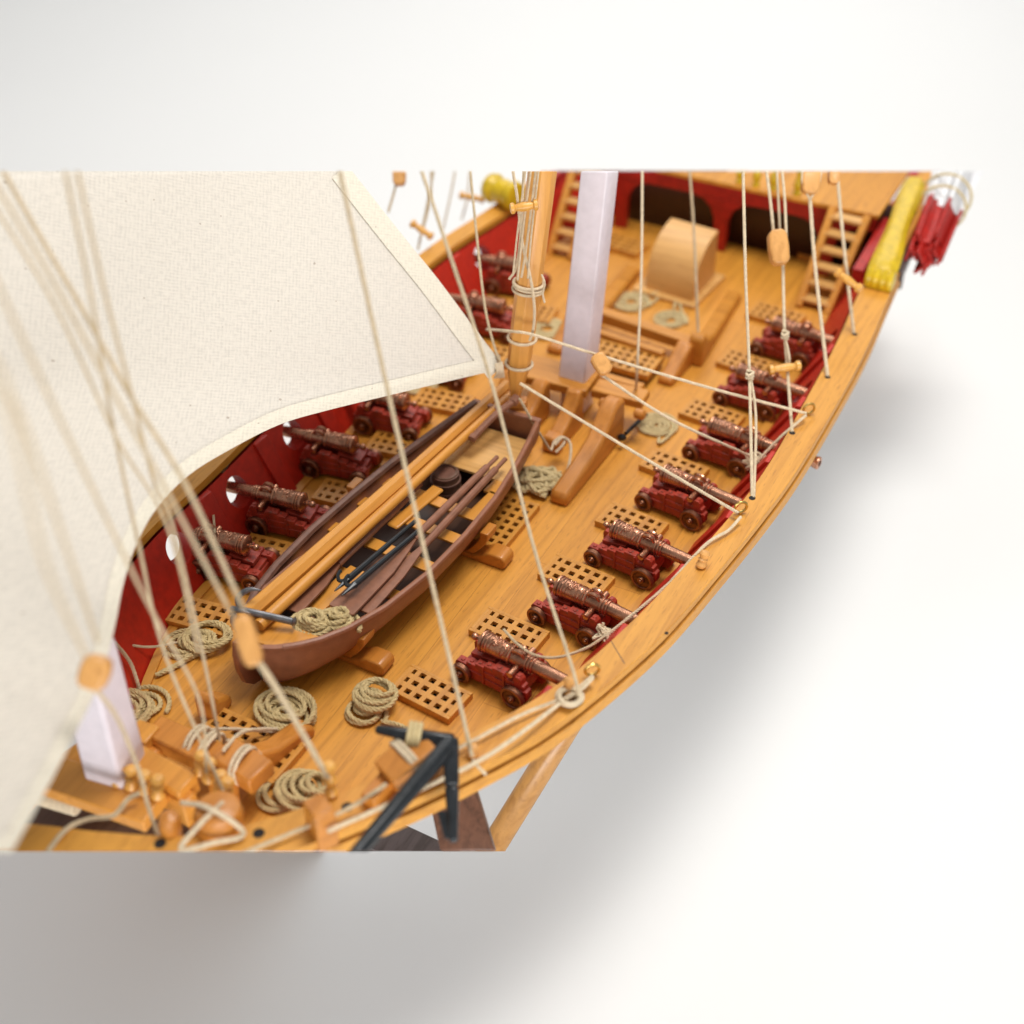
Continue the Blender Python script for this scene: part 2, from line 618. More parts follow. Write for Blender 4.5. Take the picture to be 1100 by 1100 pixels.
def xin_right(y):
    return float(np.interp(y, RAIL_IN[:, 1], RAIL_IN[:, 0]))


def xin_left(y):
    return float(np.interp(y, LEFT_IN[:, 1], LEFT_IN[:, 0]))


# deck
d = MB()
rows = []
for y in np.linspace(-80, 56, 69):
    xr = xin_right(y) - 2.2
    xl = xin_left(y) + 1.6 if y > -66 else -13.0 - (y + 66) * 0.2
    if y < -66:
        xl = -14.0
    rows.append([(xl + (xr - xl) * t, y, 0.0) for t in np.linspace(0, 1, 15)])
d.grid(rows)
d.build('deck', M['deck'], ship, smooth=60)

# cap rails
r = MB()
n = len(RAIL_IN)
top = [[(*RAIL_IN[i], RAILZ), (*RAIL_OUT[i], RAILZ)] for i in range(n)]
vs, fs = [], []
for i in range(n):
    a, b = RAIL_IN[i], RAIL_OUT[i]
    vs += [(*a, RAILZ - 0.8), (*b, RAILZ - 0.8), (*b, RAILZ), (*a, RAILZ)]
for i in range(n - 1):
    for j in range(4):
        fs.append((i * 4 + j, i * 4 + (j + 1) % 4, (i + 1) * 4 + (j + 1) % 4, (i + 1) * 4 + j))
r.add(vs, fs + [(0, 1, 2, 3), tuple((n - 1) * 4 + j for j in (3, 2, 1, 0))])
rail = r.build('cap_rail', M['rail'], ship, bevel=0.18)
# scarf seam of the rail
sm = MB()
a, b = at(656, 688, RAILZ), at(671, 713, RAILZ)
sm.bar((a[0], a[1], RAILZ + 0.004), (b[0], b[1], RAILZ + 0.004), 0.07, 0.012)
sm.build('scarf_seam', M['dark_wood'], rail)

l = MB()
n = len(LEFT_IN)
vs, fs = [], []
for i in range(n):
    x, y = LEFT_IN[i]
    t = LEFT_IN[min(i + 1, n - 1)] - LEFT_IN[max(i - 1, 0)]
    t /= np.linalg.norm(t)
    nx, ny = -t[1], t[0]
    vs += [(x, y, RAILZ - 0.8), (x + nx * 2.3, y + ny * 2.3, RAILZ - 0.8), (x + nx * 2.3, y + ny * 2.3, RAILZ), (x, y, RAILZ)]
for i in range(n - 1):
    for j in range(4):
        fs.append((i * 4 + j, i * 4 + (j + 1) % 4, (i + 1) * 4 + (j + 1) % 4, (i + 1) * 4 + j))
l.add(vs, fs + [(0, 1, 2, 3), tuple((n - 1) * 4 + j for j in (3, 2, 1, 0))])
l.build('cap_rail', M['rail'], ship, bevel=0.15)

# wale below the right rail and the unseen white hull side under it
w = MB()
h = MB()
vsw, vsh, fw_, fh = [], [], [], []
n = len(RAIL_OUT)
for i in range(n):
    p, q = RAIL_OUT[i], RAIL_IN[i]
    u = (p - q) / np.linalg.norm(p - q)
    b1, b2 = p - u * 1.2, p + u * 0.16
    vsw += [(*b1, 4.5), (*b2, 4.5), (*b2, 5.3), (*(p + u * 0.15), 5.62), (*b1, 5.62)]
    kk = float(np.interp(p[1], [-72, -58, -40, -10], [1.25, 1.05, 0.75, 0.6]))
    for zz in (5.9, 5.0, 4.4, 1.0, -5, -12, -19, -24):
        c = p + u * (-0.6 - max(0.0, 4.6 - zz) * kk)
        c = np.array([max(c[0], -3.5), c[1]])
        vsh.append((*c, zz))
for i in range(n - 1):
    for j in range(5):
        fw_.append((i * 5 + j, i * 5 + (j + 1) % 5, (i + 1) * 5 + (j + 1) % 5, (i + 1) * 5 + j))
    for j in range(7):
        fh.append((i * 8 + j, i * 8 + j + 1, (i + 1) * 8 + j + 1, (i + 1) * 8 + j))
w.add(vsw, fw_)
w.build('wale', M['rail'], ship, bevel=0.1)
h.add(vsh, fh)
h.build('unseen_white_hull', M['white_rag'], ship, smooth=50)  # unseen hull side, made white to bounce light onto the table
# left outer hull, only seen as a silhouette through the ports
h = MB()
rows = []
for i in range(len(LEFT_IN)):
    x, y = LEFT_IN[i]
    rows.append([(x - 1.9, y, 5.9), (x - 1.3, y, 3.5), (x - 1.0, y, 0.2)])
# (built with the bulwark below, holes included)


def bulwark(side, ports, y0, y1, name):
    """sloping inner wall with round gun ports, outer wall and the rim of every port"""
    def X(y, z):
        t = z / 5.9
        return xin_right(y) - 3.4 * (1 - t) - 0.3 if side > 0 else xin_left(y) + 2.8 * (1 - t) + 0.3

    TH = 1.5
    b = MB()
    R, ZC = 1.42, 3.75
    edges = []
    for yc in ports:
        edges += [yc - 2.4, yc + 2.4]
    cells = []
    last = y0
    for i, yc in enumerate(ports):
        a, c = yc - 2.4, yc + 2.4
        if a > last:
            cells.append((last, a, None))
        cells.append((a, c, yc))
        last = c
    cells.append((last, y1, None))

    def wall(off):
        for a, c, yc in cells:
            if yc is None:
                k = max(2, int((c - a) / 1.2) + 1)
                b.grid([[(X(y, z) + off, y, z) for z in np.linspace(0, 5.9, 7)] for y in np.linspace(a, c, k)])
            else:
                ns = 32
                ring_in, ring_out = [], []
                for j in range(ns):
                    t = 2 * math.pi * j / ns
                    cy, cz = math.cos(t), math.sin(t)
                    ring_in.append((yc + R * cy, ZC + R * cz))
                    k = min(2.4 / max(abs(cy), 1e-6), (5.9 - ZC if cz > 0 else ZC) / max(abs(cz), 1e-6))
                    ring_out.append((yc + k * cy, ZC + k * cz))
                # make sure the corners are vertices
                for cy, cz in ((2.4, 5.9 - ZC), (-2.4, 5.9 - ZC), (-2.4, -ZC), (2.4, -ZC)):
                    j = min(range(ns), key=lambda q: (ring_out[q][0] - yc - cy) ** 2 + (ring_out[q][1] - ZC - cz) ** 2)
                    ring_out[j] = (yc + cy, ZC + cz)
                P = []
                for t in np.linspace(0, 1, 4):
                    P.append([(X(p[0] + (q[0] - p[0]) * t, p[1] + (q[1] - p[1]) * t) + off, p[0] + (q[0] - p[0]) * t, p[1] + (q[1] - p[1]) * t)
                              for p, q in zip(ring_in + ring_in[:1], ring_out + ring_out[:1])])
                b.grid(P)
    wall(0.0)
    wall(TH * side)
    for yc in ports:
        b.grid([[(X(yc + R * math.cos(t), ZC + R * math.sin(t)) + o_ * side, yc + R * math.cos(t), ZC + R * math.sin(t)) for o_ in (0, TH)]
                for t in np.linspace(0, 2 * math.pi, 33)])
    ys = np.linspace(y0, y1, 40)
    ob = b.build(name, M['red'], ship, smooth=40)
    # frames between the ports
    for i in range(len(ports) - 1):
        for k, f in enumerate((0.56,)):
            y = ports[i] + (ports[i + 1] - ports[i]) * f
            q = MB()
            for (w_, dep) in ((1.9, 0.42),):
                p = []
                for z in (0.0, 5.85):
                    x = X(y, z)
                    p += [(x + 0.05 * side, y - w_ / 2, z), (x - dep * side, y - w_ / 2, z), (x - dep * side, y + w_ / 2, z), (x + 0.05 * side, y + w_ / 2, z)]
                q.hexa(p)
            q.build('frame', M['red'], ob, bevel=0.08)
    # margin strip of bare wood along the deck
    m_ = MB()
    m_.grid([[(X(y, 0) - 0.05 * side, y, 0.0), (X(y, 0) - 0.05 * side, y, 0.25), (X(y, 0) - 0.9 * side, y, 0.25), (X(y, 0) - 0.9 * side, y, 0.0)] for y in ys])
    m_.build('margin_plank', M['grate'], ob, smooth=30)
    return ob


PORTS_R = [-62.5, -53.2, -44.2, -35.6, -26.7, -17.2, -8.2, 2.3, 12.9]
PORTS_L = [-46.3, -37.4, -27.6, -18.3, -8.0, 2.2, 11.9]
bulwark(1, PORTS_R, -66.5, 43, 'bulwark')
bulwark(-1, PORTS_L, -66, 43, 'bulwark')

# quarterdeck with its red beam and arches
QY, QZ = 33.0, 9.4
q = MB()
q.hexa([(-20.5, QY - 0.6, QZ - 0.55), (19.6, QY - 0.6, QZ - 0.55), (19.2, 60, QZ - 0.55), (-20, 60, QZ - 0.55),
        (-20.5, QY - 0.6, QZ), (19.6, QY - 0.6, QZ), (19.2, 60, QZ), (-20, 60, QZ)])
qd = q.build('quarterdeck', M['deck'], ship, bevel=0.1)
q = MB()
q.box((-0.5, QY + 0.4, QZ - 1.5), (39.5, 1.2, 1.9))
beam = q.build('beam', M['red_dull'], qd, bevel=0.08)
for xc in (-13.2, 0.4, 13.9):
    q = MB()
    prof = [(-0.8, 0), (0.8, 0), (0.9, 4.2), (1.5, 5.7), (2.6, 6.6), (4.0, 6.9), (-4.0, 6.9), (-2.6, 6.6), (-1.5, 5.7), (-0.9, 4.2)]
    q.prism(prof, (xc, QY - 0.15, 0.02), (xc, QY + 0.85, 0.02))
    q.build('arch_post', M['red_dull'], qd, bevel=0.05)
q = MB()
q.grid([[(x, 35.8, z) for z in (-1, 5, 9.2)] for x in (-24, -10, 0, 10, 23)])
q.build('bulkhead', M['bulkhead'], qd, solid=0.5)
for xc in (2.2, 4.3, 6.4, 9.4):
    q = MB()
    q.lathe([(0, 0.42), (0.25, 0.5), (0.5, 0.3), (1.0, 0.52), (1.6, 0.42), (2.4, 0.25), (3.0, 0.4), (3.2, 0.4)], (xc, QY + 0.3, QZ), n=14)
    q.build('baluster', M['yellow'], qd)
for s_ in (-1, 1):
    q = MB()
    x = 19.4 if s_ > 0 else -20.6
    q.hexa([(x, 24.5, 0), (x + s_ * 1.2, 24.5, 0), (x + s_ * 1.2, 60, 0), (x, 60, 0),
            (x, 24.5, 6.4), (x + s_ * 1.2, 24.5, 6.4), (x + s_ * 1.2, 60, 10.6), (x, 60, 10.6)])
    q.build('side_wall', M['red_dull'], qd, bevel=0.05)
# raised rail of the quarterdeck
q = MB()
q.bar((22.9, 25.5, 7.2), (20.9, 62, 11.6), 2.2, 0.8)
q.build('raised_rail', M['rail'], qd, bevel=0.12)
q = MB()
q.bar((24.4, 25.5, 6.1), (22.2, 62, 10.4), 0.7, 1.6)
q.build('rail_moulding', M['walnut_dark'], qd, bevel=0.1)
# carved yellow scroll on the end of that rail
q = MB()
pth = catmull([(23.3, 20.6, 7.1), (23.1, 22.6, 8.2), (22.9, 25.0, 8.55), (22.2, 31, 9.2), (21.5, 38, 10.0), (21.2, 41.0, 10.2)], 8)
body = resample(pth, 0.35)
nb = len(body)
vs, fs = [], []
for i, p in enumerate(body):
    u = i / (nb - 1)
    wd_ = 1.45 - 0.35 * u + 0.12 * math.sin(u * 9)
    for j in range(20):
        a = 2 * math.pi * j / 20
        rib = 1 + 0.07 * math.cos(6 * a)
        vs.append((p[0] + wd_ * rib * math.cos(a), p[1], p[2] + 0.72 * rib * math.sin(a)))
for i in range(nb - 1):
    for j in range(20):
        fs.append((i * 20 + j, i * 20 + (j + 1) % 20, (i + 1) * 20 + (j + 1) % 20, (i + 1) * 20 + j))
q.add(vs, fs + [tuple(range(20))[::-1], tuple((nb - 1) * 20 + j for j in range(20))])
q.lathe([(-1.55, 0.5), (-1.5, 1.05), (-1.2, 1.2), (-0.85, 1.02), (-0.5, 1.22), (-0.1, 1.04), (0.3, 1.22), (0.7, 1.02), (1.1, 1.2), (1.45, 1.05), (1.55, 0.5)], (23.3, 21.4, 7.6), (1, 0, 0), 20)
q.build('carved_scroll', M['yellow'], qd)
# carved scroll on the left rail
q = MB()
c = at(541, 212, 7.6)
q.lathe([(-2.3, 0.9), (-2.2, 1.7), (-1.5, 1.85), (-0.8, 1.45), (0, 1.6), (0.8, 1.45), (1.5, 1.85), (2.2, 1.7), (2.3, 0.9)], (c[0], c[1], 8.3), (1, -0.25, 0), 22)
q.build('carved_scroll', M['yellow'], qd)
q = MB()
q.box((c[0] + 0.2, c[1] + 1.0, 7.0), (5.0, 1.6, 0.6))
q.build('scroll_base', M['dark_wood'], qd, bevel=0.05)


# ------------------------------------------------------------------ gratings
def make_grating(cols, rows_, half_ends=True):
    root = empty('grating', (0, 0, 0))
    p = 1.0
    hw, hh = 0.28, 0.26
    ex = (0.85 * 2 + (cols - 3)) if half_ends else (cols - 1)
    ey = (rows_ - 1) * 1.02
    xs = [0.0] + [0.85 + k for k in range(cols - 2)] + [ex] if half_ends else [float(k) for k in range(cols)]
    hws = [0.16] + [hw] * (cols - 2) + [0.16] if half_ends else [hw] * cols
    ys = [-ey + 1.02 * k for k in range(rows_)]
    fx0, fx1, fy0, fy1 = -0.72, ex + 0.72, -ey - 0.68, 0.68
    Z0, Z1 = 0.28, 0.70
    # lattice of bars: cross bars and long bars with square holes between
    xe = [fx0 + 0.3]
    for x, w_ in zip(xs, hws):
        xe += [x - w_, x + w_]
    xe.append(fx1 - 0.3)
    ye = [fy0 + 0.3]
    for y in ys:
        ye += [y - hh, y + hh]
    ye.append(fy1 - 0.3)
    m = MB()
    idx = {}
    vs, fs = [], []
    for i, x in enumerate(xe):
        for j, y in enumerate(ye):
            for k, z in enumerate((Z0, Z1)):
                idx[i, j, k] = len(vs)
                vs.append((x, y, z - (0.02 if k else 0)))
    hole = lambda i, j: (i % 2 == 1) and (j % 2 == 1) and 0 < i < len(xe) - 1 and 0 < j < len(ye) - 1
    for i in range(len(xe) - 1):
        for j in range(len(ye) - 1):
            if hole(i, j):
                for (a, b) in (((i, j), (i + 1, j)), ((i + 1, j), (i + 1, j + 1)), ((i + 1, j + 1), (i, j + 1)), ((i, j + 1), (i, j))):
                    fs.append((idx[a[0], a[1], 0], idx[b[0], b[1], 0], idx[b[0], b[1], 1], idx[a[0], a[1], 1]))
            else:
                fs.append((idx[i, j, 1], idx[i + 1, j, 1], idx[i + 1, j + 1, 1], idx[i, j + 1, 1]))
                fs.append((idx[i, j, 0], idx[i, j + 1, 0], idx[i + 1, j + 1, 0], idx[i + 1, j, 0]))
    m.add(vs, fs)
    m.build('lattice', M['grate'], root, smooth=0)
    f = MB()
    t = 0.32
    f.box(((fx0 + fx1) / 2, fy0 + t / 2, 0.35), (fx1 - fx0, t, 0.7))
    f.box(((fx0 + fx1) / 2, fy1 - t / 2, 0.35), (fx1 - fx0, t, 0.7))
    f.box((fx0 + t / 2, (fy0 + fy1) / 2, 0.35), (t, fy1 - fy0 - 2 * t - 0.01, 0.695))
    f.box((fx1 - t / 2, (fy0 + fy1) / 2, 0.35), (t, fy1 - fy0 - 2 * t - 0.01, 0.695))
    f.build('coaming', M['grate'], root, bevel=0.05)
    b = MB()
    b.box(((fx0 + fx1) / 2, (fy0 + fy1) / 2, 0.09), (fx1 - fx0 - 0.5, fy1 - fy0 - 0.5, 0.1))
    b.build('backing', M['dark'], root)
    return root


GR = [(5.49, -46.82, -4.8), (7.8, -37.81, -3.1), (9.8, -28.85, -4.8), (11.06, -19.78, -4.2), (11.22, -10.07, -5.9), (11.15, -0.04, -5.4), (10.98, 10.72, -5.4), (10.19, 21.78, -4.8)]
GL = ['square wooden deck grating beside the coil under the anchor', 'wooden deck grating behind the cannon nearest the anchor on the right side',
      'wooden deck grating behind the second cannon from the anchor on the right side', 'wooden deck grating behind the third cannon from the anchor on the right side',
      'wooden deck grating below the flat round coil on the right side', 'wooden deck grating above the flat round coil on the right side',
      'wooden deck grating in the right row, second nearest the right ladder', 'wooden deck grating at the foot of the right ladder']
grp = 'wooden gratings on the deck'
proto = make_grating(6, 3)
for i, (x, y, a) in enumerate(GR):
    o = proto if i == 0 else copy_tree(proto)
    o.location = (x, y, 0)
    o.rotation_euler.z = math.radians(a)
    tag(o, GL[i], 'grating', grp)
LGR = [((-17.0, -49.0), 'wooden deck grating half hidden by the bow of the brown boat'), ((-16.7, -39.4), 'wooden deck grating behind the left cannon nearest the foremast'),
       ((-15.3, -29.2), 'wooden deck grating in the left row, left of the boat amidships'), ((-15.2, -20.1), 'wooden deck grating in the left row, left of the boat stern'),
       ((-15.3, -11.2), 'wooden deck grating in the left row just below the sail clew'), ((-15.5, -1.0), 'wooden deck grating in the left row behind the brown yard'),
       ((-15.8, 9.0), 'wooden deck grating on the left side between the yard and the white mast')]
for (p, lb) in LGR:
    o = copy_tree(proto)
    o.location = (p[0], p[1], 0)
    o.rotation_euler.z = math.radians(8.5)
    tag(o, lb, 'grating', grp)
o = copy_tree(proto)
p = at(838, 270, 0.7)
o.location = (p[0], p[1] + 3.5, 0)
tag(o, 'wooden deck grating left of the right ladder under the quarterdeck edge', 'grating', grp)
o = copy_tree(proto)
o.location = (-13.0, 29.4, 0)
tag(o, 'wooden deck grating in shadow left of the curved hood', 'grating', grp)
g2 = make_grating(7, 7, False)
g2.scale = (0.93, 0.98, 1)
g2.location = (-1.75, -23.36, 0)
tag(g2, 'large square deck grating beside the brown boat, under a grey rope heap', 'grating', grp)
g3 = make_grating(8, 4, True)
g3.location = (-2.3, 4.6, 0.9)
tag(g3, 'raised deck grating between the two bitts behind the white mast', 'grating', grp)
g4 = make_grating(8, 4, False)
p = at(270, 778, 0.7)
g4.location = (-5.6, -58.0, 0)
g4.rotation_euler.z = math.radians(0)
tag(g4, 'wooden deck grating behind the fore bitts at lower left', 'grating', grp)


# ------------------------------------------------------------------ cannons
def barrel_profile():
    P = [(-0.2, 0.02), (-0.17, 0.17), (-0.05, 0.29), (0.1, 0.33), (0.25, 0.29), (0.36, 0.2), (0.42, 0.16), (0.5, 0.17), (0.58, 0.3), (0.62, 0.3), (0.66, 0.26),
         (0.74, 0.45), (0.84, 0.72), (0.92, 0.86), (0.98, 0.95), (1.12, 0.97), (1.2, 0.94), (1.24, 0.87), (1.32, 0.87), (1.36, 0.93), (1.44, 0.94), (1.5, 0.88), (1.56, 0.86),
         (1.62, 0.92), (1.72, 0.92), (1.78, 0.86), (2.0, 0.855), (2.4, 0.845), (2.9, 0.83), (3.4, 0.815), (3.75, 0.80), (3.8, 0.86), (3.95, 0.87), (4.0, 0.80), (4.06, 0.74),
         (4.4, 0.72), (5.0, 0.70), (5.35, 0.68), (5.4, 0.74), (5.5, 0.75), (5.55, 0.67), (5.65, 0.67), (5.7, 0.73), (5.8, 0.74), (5.86, 0.65), (5.92, 0.65), (5.97, 0.70), (6.06, 0.70), (6.12, 0.61),
         (6.6, 0.585), (7.6, 0.56), (9.0, 0.53), (10.5, 0.51), (10.6, 0.56), (10.75, 0.6), (10.95, 0.64), (11.1, 0.62), (11.15, 0.5), (11.15, 0.33), (10.6, 0.33)]
    return P


def make_cannon():
    root = empty('cannon', (0, 0, 0))
    AX = 3.55
    m = MB()
    m.lathe(barrel_profile(), (0, 0, AX), (1, 0, 0), 28)
    # scrolled ornament in relief on the first reinforce
    random.seed(3)
    for k in range(9):
        a0 = random.uniform(-0.9, 0.9)
        x0 = 1.95 + k * 0.2
        pts = []
        for t in np.linspace(0, 1, 9):
            a = a0 + 0.55 * math.sin(t * 5 + k) * (1 if k % 2 else -1)
            x = x0 + 0.55 * t * (1 if k % 3 else 0.6) + 0.12 * math.cos(t * 7)
            rr = 0.865 - 0.022 * (x - 2)
            pts.append((x, rr * math.sin(a), AX + rr * math.cos(a)))
        m.tube(pts, [0.07 * (1 - 0.5 * abs(2 * t - 1)) + 0.02 for t in np.linspace(0, 1, 9)], 6)
    for k in range(7):
        a = -0.6 + 0.2 * k
        x = 2.35 + 0.35 * math.sin(k * 2.1)
        m.lathe([(-0.1, 0.03), (0, 0.13), (0.1, 0.03)], (x, 0.85 * math.sin(a), AX + 0.85 * math.cos(a)), (0, math.sin(a), math.cos(a)), 7)
    # trunnions
    m.lathe([(-1.75, 0.25), (-1.72, 0.3), (1.72, 0.3), (1.75, 0.25)], (4.75, 0, AX - 0.35), (0, 1, 0), 14)
    br = m.build('barrel', M['copper'], root, smooth=40)
    for s in (-1, 1):
        hnd = MB()
        pts = catmull([(4.15, s * 0.28, AX + 0.62), (4.25, s * 0.32, AX + 0.95), (4.55, s * 0.33, AX + 1.08), (4.95, s * 0.32, AX + 1.02), (5.2, s * 0.28, AX + 0.6)], 5)
        hnd.tube(pts, [0.13 + 0.06 * math.sin(math.pi * i / (len(pts) - 1)) for i in range(len(pts))], 8)
        hnd.build('lifting_handle', M['copper'], br)
    # stepped cheeks
    prof = [(-0.75, 0.75), (-0.8, 1.55), (-0.62, 1.86), (0.35, 1.86), (0.37, 2.18), (1.25, 2.18), (1.27, 2.48), (2.15, 2.48), (2.17, 2.76), (3.0, 2.8), (3.02, 3.02),
            (4.2, 3.05), (4.32, 2.85), (4.42, 2.55), (4.72, 2.5), (5.02, 2.55), (5.08, 3.05), (5.25, 3.3), (5.6, 3.32), (5.82, 3.1), (5.86, 2.6), (6.1, 2.5), (6.12, 2.1),
            (6.38, 2.0), (6.42, 1.2), (6.1, 0.6), (4.1, 0.5), (3.4, 0.55), (2.2, 0.55), (1.3, 0.5)]
    for s in (-1, 1):
        c = MB()
        y = s * 1.32
        c.prism(prof, (0, y - 0.36, 0), (0, y + 0.36, 0))
        ys = y + s * 0.39
        for x0, x1, z in ((-0.5, 2.0, 1.5), (2.2, 4.05, 2.1), (2.2, 4.05, 1.35), (4.3, 6.2, 2.05), (4.3, 6.2, 1.6)):
            c.box(((x0 + x1) / 2, y + s * 0.35, z), (x1 - x0, 0.2, 0.09))
        ck = c.build('cheek', M['carriage'], root, bevel=0.05)
        for x, z0, z1 in ((2.1, 0.6, 2.6), (4.15, 0.55, 2.95)):
            e = MB()
            e.box((x, ys, (z0 + z1) / 2), (0.17, 0.14, z1 - z0))
            e.build('strap', M['carriage'], ck, bevel=0.02)
        for x, z in ((-0.2, 1.9), (0.7, 2.22), (1.6, 2.52), (2.5, 2.82), (3.5, 3.06), (5.45, 3.34)):
            e = MB()
            e.lathe([(-0.05, 0.2), (0.05, 0.18)], (x, y, z), (0, 0, 1), 8)
            e.build('bolt', M['carriage'], ck, bevel=0.02)
    t = MB()
    t.box((5.4, 0, 1.9), (0.7, 1.95, 1.3))
    t.box((0.2, 0, 1.25), (0.8, 1.95, 0.7))
    t.bar((0.2, 0, 2.1), (2.6, 0, 2.5), 1.5, 0.5)
    t.box((2.6, 0, 0.92), (5.6, 1.9, 0.2))
    t.build('transom', M['carriage'], root, bevel=0.04)
    for x, rr in ((0.0, 0.92), (5.2, 1.12)):
        a = MB()
        a.lathe([(-1.75, 0.28), (1.75, 0.28)], (x, 0, rr), (0, 1, 0), 12)
        a.box((x, 0, rr), (0.7, 3.1, 0.55))
        a.build('axle', M['carriage'], root)
        for s in (-1, 1):
            w = MB()
            w.lathe([(0, rr - 0.08), (0.06, rr), (0.42, rr), (0.5, rr - 0.07), (0.5, rr - 0.25), (0.42, rr - 0.3), (0.42, 0.36), (0.5, 0.32), (0.62, 0.28), (0.62, 0.15), (0.72, 0.12), (0.76, 0.03)],
                    (x, s * 1.72, rr), (0, s, 0), 24)
            w.build('wheel', M['wheel'], root, smooth=35)
    return root


CP = [(9.3, -43.35, -6.5, 'bronze cannon on red carriage in the right row, nearest the anchor'),
      (11.7, -34.6, -6.5, 'bronze cannon on red carriage, second from the anchor along the right rail'),
      (12.7, -25.6, -7.0, 'bronze cannon on red carriage, third from the anchor along the right rail'),
      (13.4, -16.1, -7.5, 'bronze cannon on red carriage, fourth from the anchor along the right rail'),
      (14.3, -6.9, -5.5, 'dull bronze cannon with rope tangled at its muzzle, right row beside the flat round coil'),
      (13.4, 3.4, -6.0, 'bronze cannon on red carriage, second nearest the right ladder'),
      (13.4, 14.0, -5.5, 'bronze cannon on red carriage beside the foot of the right ladder')]
gun = make_cannon()
for i, (x, y, a, lb) in enumerate(CP):
    o = gun if i == 0 else copy_tree(gun)
    o.location = (x, y, 0)
    o.rotation_euler.z = math.radians(a)
    if 'dull' in lb:                       # its longer barrel reaches out through the port
        for ch in kids(o):
            if ch.name.startswith('barrel'):
                ch.scale.x = 1.13
    tag(o, lb, 'cannon', 'bronze cannons along the right rail')
CL = [(-11.5, -52.4, 'bronze cannon at the left rail furthest forward, almost hidden behind ropes'),
      (-13.3, -42.8, 'bronze cannon at the left rail beside the bow of the brown boat'),
      (-12.4, -35.5, 'bronze cannon at the left rail with a rope knotted above its muzzle'),
      (-13.2, -25.9, 'bronze cannon at the left rail whose muzzle shows against a white gun port'),
      (-12.6, -17.4, 'bronze cannon at the left rail just under the foot of the sail'),
      (-13.2, -7.0, 'bronze cannon at the left rail with its muzzle hidden by the sail'),
      (-12.9, 3.6, 'bronze cannon at the left rail just behind the sail clew'),
      (-14.6, 13.1, 'bronze cannon at the left rail behind the brown yard, nearest the left ladder')]
for i, (x, y, lb) in enumerate(CL):
    if i == 0:
        continue
    o = copy_tree(gun)
    o.location = (x, y, 0)
    o.rotation_euler.z = math.radians(180 + 9.5)
    tag(o, lb, 'cannon', 'bronze cannons along the left rail')

# ------------------------------------------------------------------ the ship's boat
boat = empty('rowing_boat', (-3.4, -36, 0))
boat.location = (0, 0, 0)
tag(boat, "reddish brown model rowing boat with tan thwarts standing on chocks amidships", 'boat')
BOW, STERN = np.array([-4.0, -54.6]), np.array([-1.9, -17.6])
SS = np.array([0, 0.02, 0.05, 0.09, 0.15, 0.25, 0.4, 0.55, 0.7, 0.85, 0.94, 1.0])
HW = np.array([0.25, 1.5, 2.75, 3.8, 4.8, 5.7, 6.25, 6.2, 5.8, 4.9, 4.2, 3.65])
ZG = np.array([6.0, 5.95, 5.85, 5.7, 5.5, 5.2, 5.0, 5.0, 5.15, 5.5, 5.8, 6.1])
ZK = np.array([2.2, 1.3, 0.9, 0.7, 0.55, 0.5, 0.45, 0.45, 0.5, 0.7, 0.9, 1.1])
bs = np.linspace(0, 1, 49) ** 1.25


def boat_sec(s, inset=0.0, n=15):
    hw, zg, zk = [float(np.interp(s, SS, A)) for A in (HW, ZG, ZK)]
    c = BOW + (STERN - BOW) * s
    hw = max(hw - inset, 0.05)
    zk += inset
    out = []
    for k in range(-n, n + 1):
        t = abs(k) / n
        a = t * math.pi / 2
        x = hw * math.sin(a) ** 0.75
        z = zk + (zg - zk) * (1 - math.cos(a) ** 1.05)
        yy = c[1]
        out.append((c[0] + math.copysign(x, k), yy + (inset if s < 0.05 else 0), z))
    return out


b = MB()
b.grid([boat_sec(s) for s in bs])
b.grid([boat_sec(s, 0.35) for s in bs])
oring, iring = [], []
for s in bs:
    a, c = boat_sec(s), boat_sec(s, 0.35)
    oring.append((a[0], c[0], a[-1], c[-1]))
b.grid([[q[0], q[1]] for q in oring])
b.grid([[q[2], q[3]] for q in oring])
hull = b.build('hull', M['boat'], boat, smooth=50)
# inner bottom boards, darker brown than the hull
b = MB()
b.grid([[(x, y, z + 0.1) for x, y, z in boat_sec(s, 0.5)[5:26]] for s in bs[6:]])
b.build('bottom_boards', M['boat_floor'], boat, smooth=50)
# rubbing strake / gunwale cap on the left with little metal thole plates
for side in (0, -1):
    b = MB()
    b.tube([np.array(boat_sec(s)[side]) + np.array([0.2 if side == 0 else -0.2, 0, 0.02]) for s in bs[3:]], 0.4 if side == 0 else 0.27, 8)
    gw = b.build('gunwale', M['rail_brown'] if side == 0 else M['boat'], boat)
    if side == 0:
        for s in (0.16, 0.27, 0.38, 0.5, 0.62, 0.74):
            p = boat_sec(s)[0]
            q = MB()
            q.box((p[0] + 0.2, p[1], p[2] + 0.26), (0.4, 0.8, 0.12))
            q.build('thole_plate', M['oar'], gw)
b = MB()
sec = boat_sec(1.0)
sec2 = [(x, y + 0.3, z) for x, y, z in sec]
k = len(sec)
b.add(sec + sec2, [tuple(range(k)), tuple(range(2 * k - 1, k - 1, -1))] + [(i, i + 1, k + i + 1, k + i) for i in range(k - 1)] + [(k - 1, 0, k, 2 * k - 1)])
tr = b.build('transom', M['boat'], boat, smooth=0, bevel=0.06)
b = MB()
b.bar((sec[0][0] - 0.1, sec[0][1] + 0.1, sec[0][2] + 0.12), (sec[-1][0] + 0.1, sec[-1][1] + 0.1, sec[-1][2] + 0.12), 0.6, 0.35)
b.build('transom_cap', M['boat'], tr, bevel=0.1)
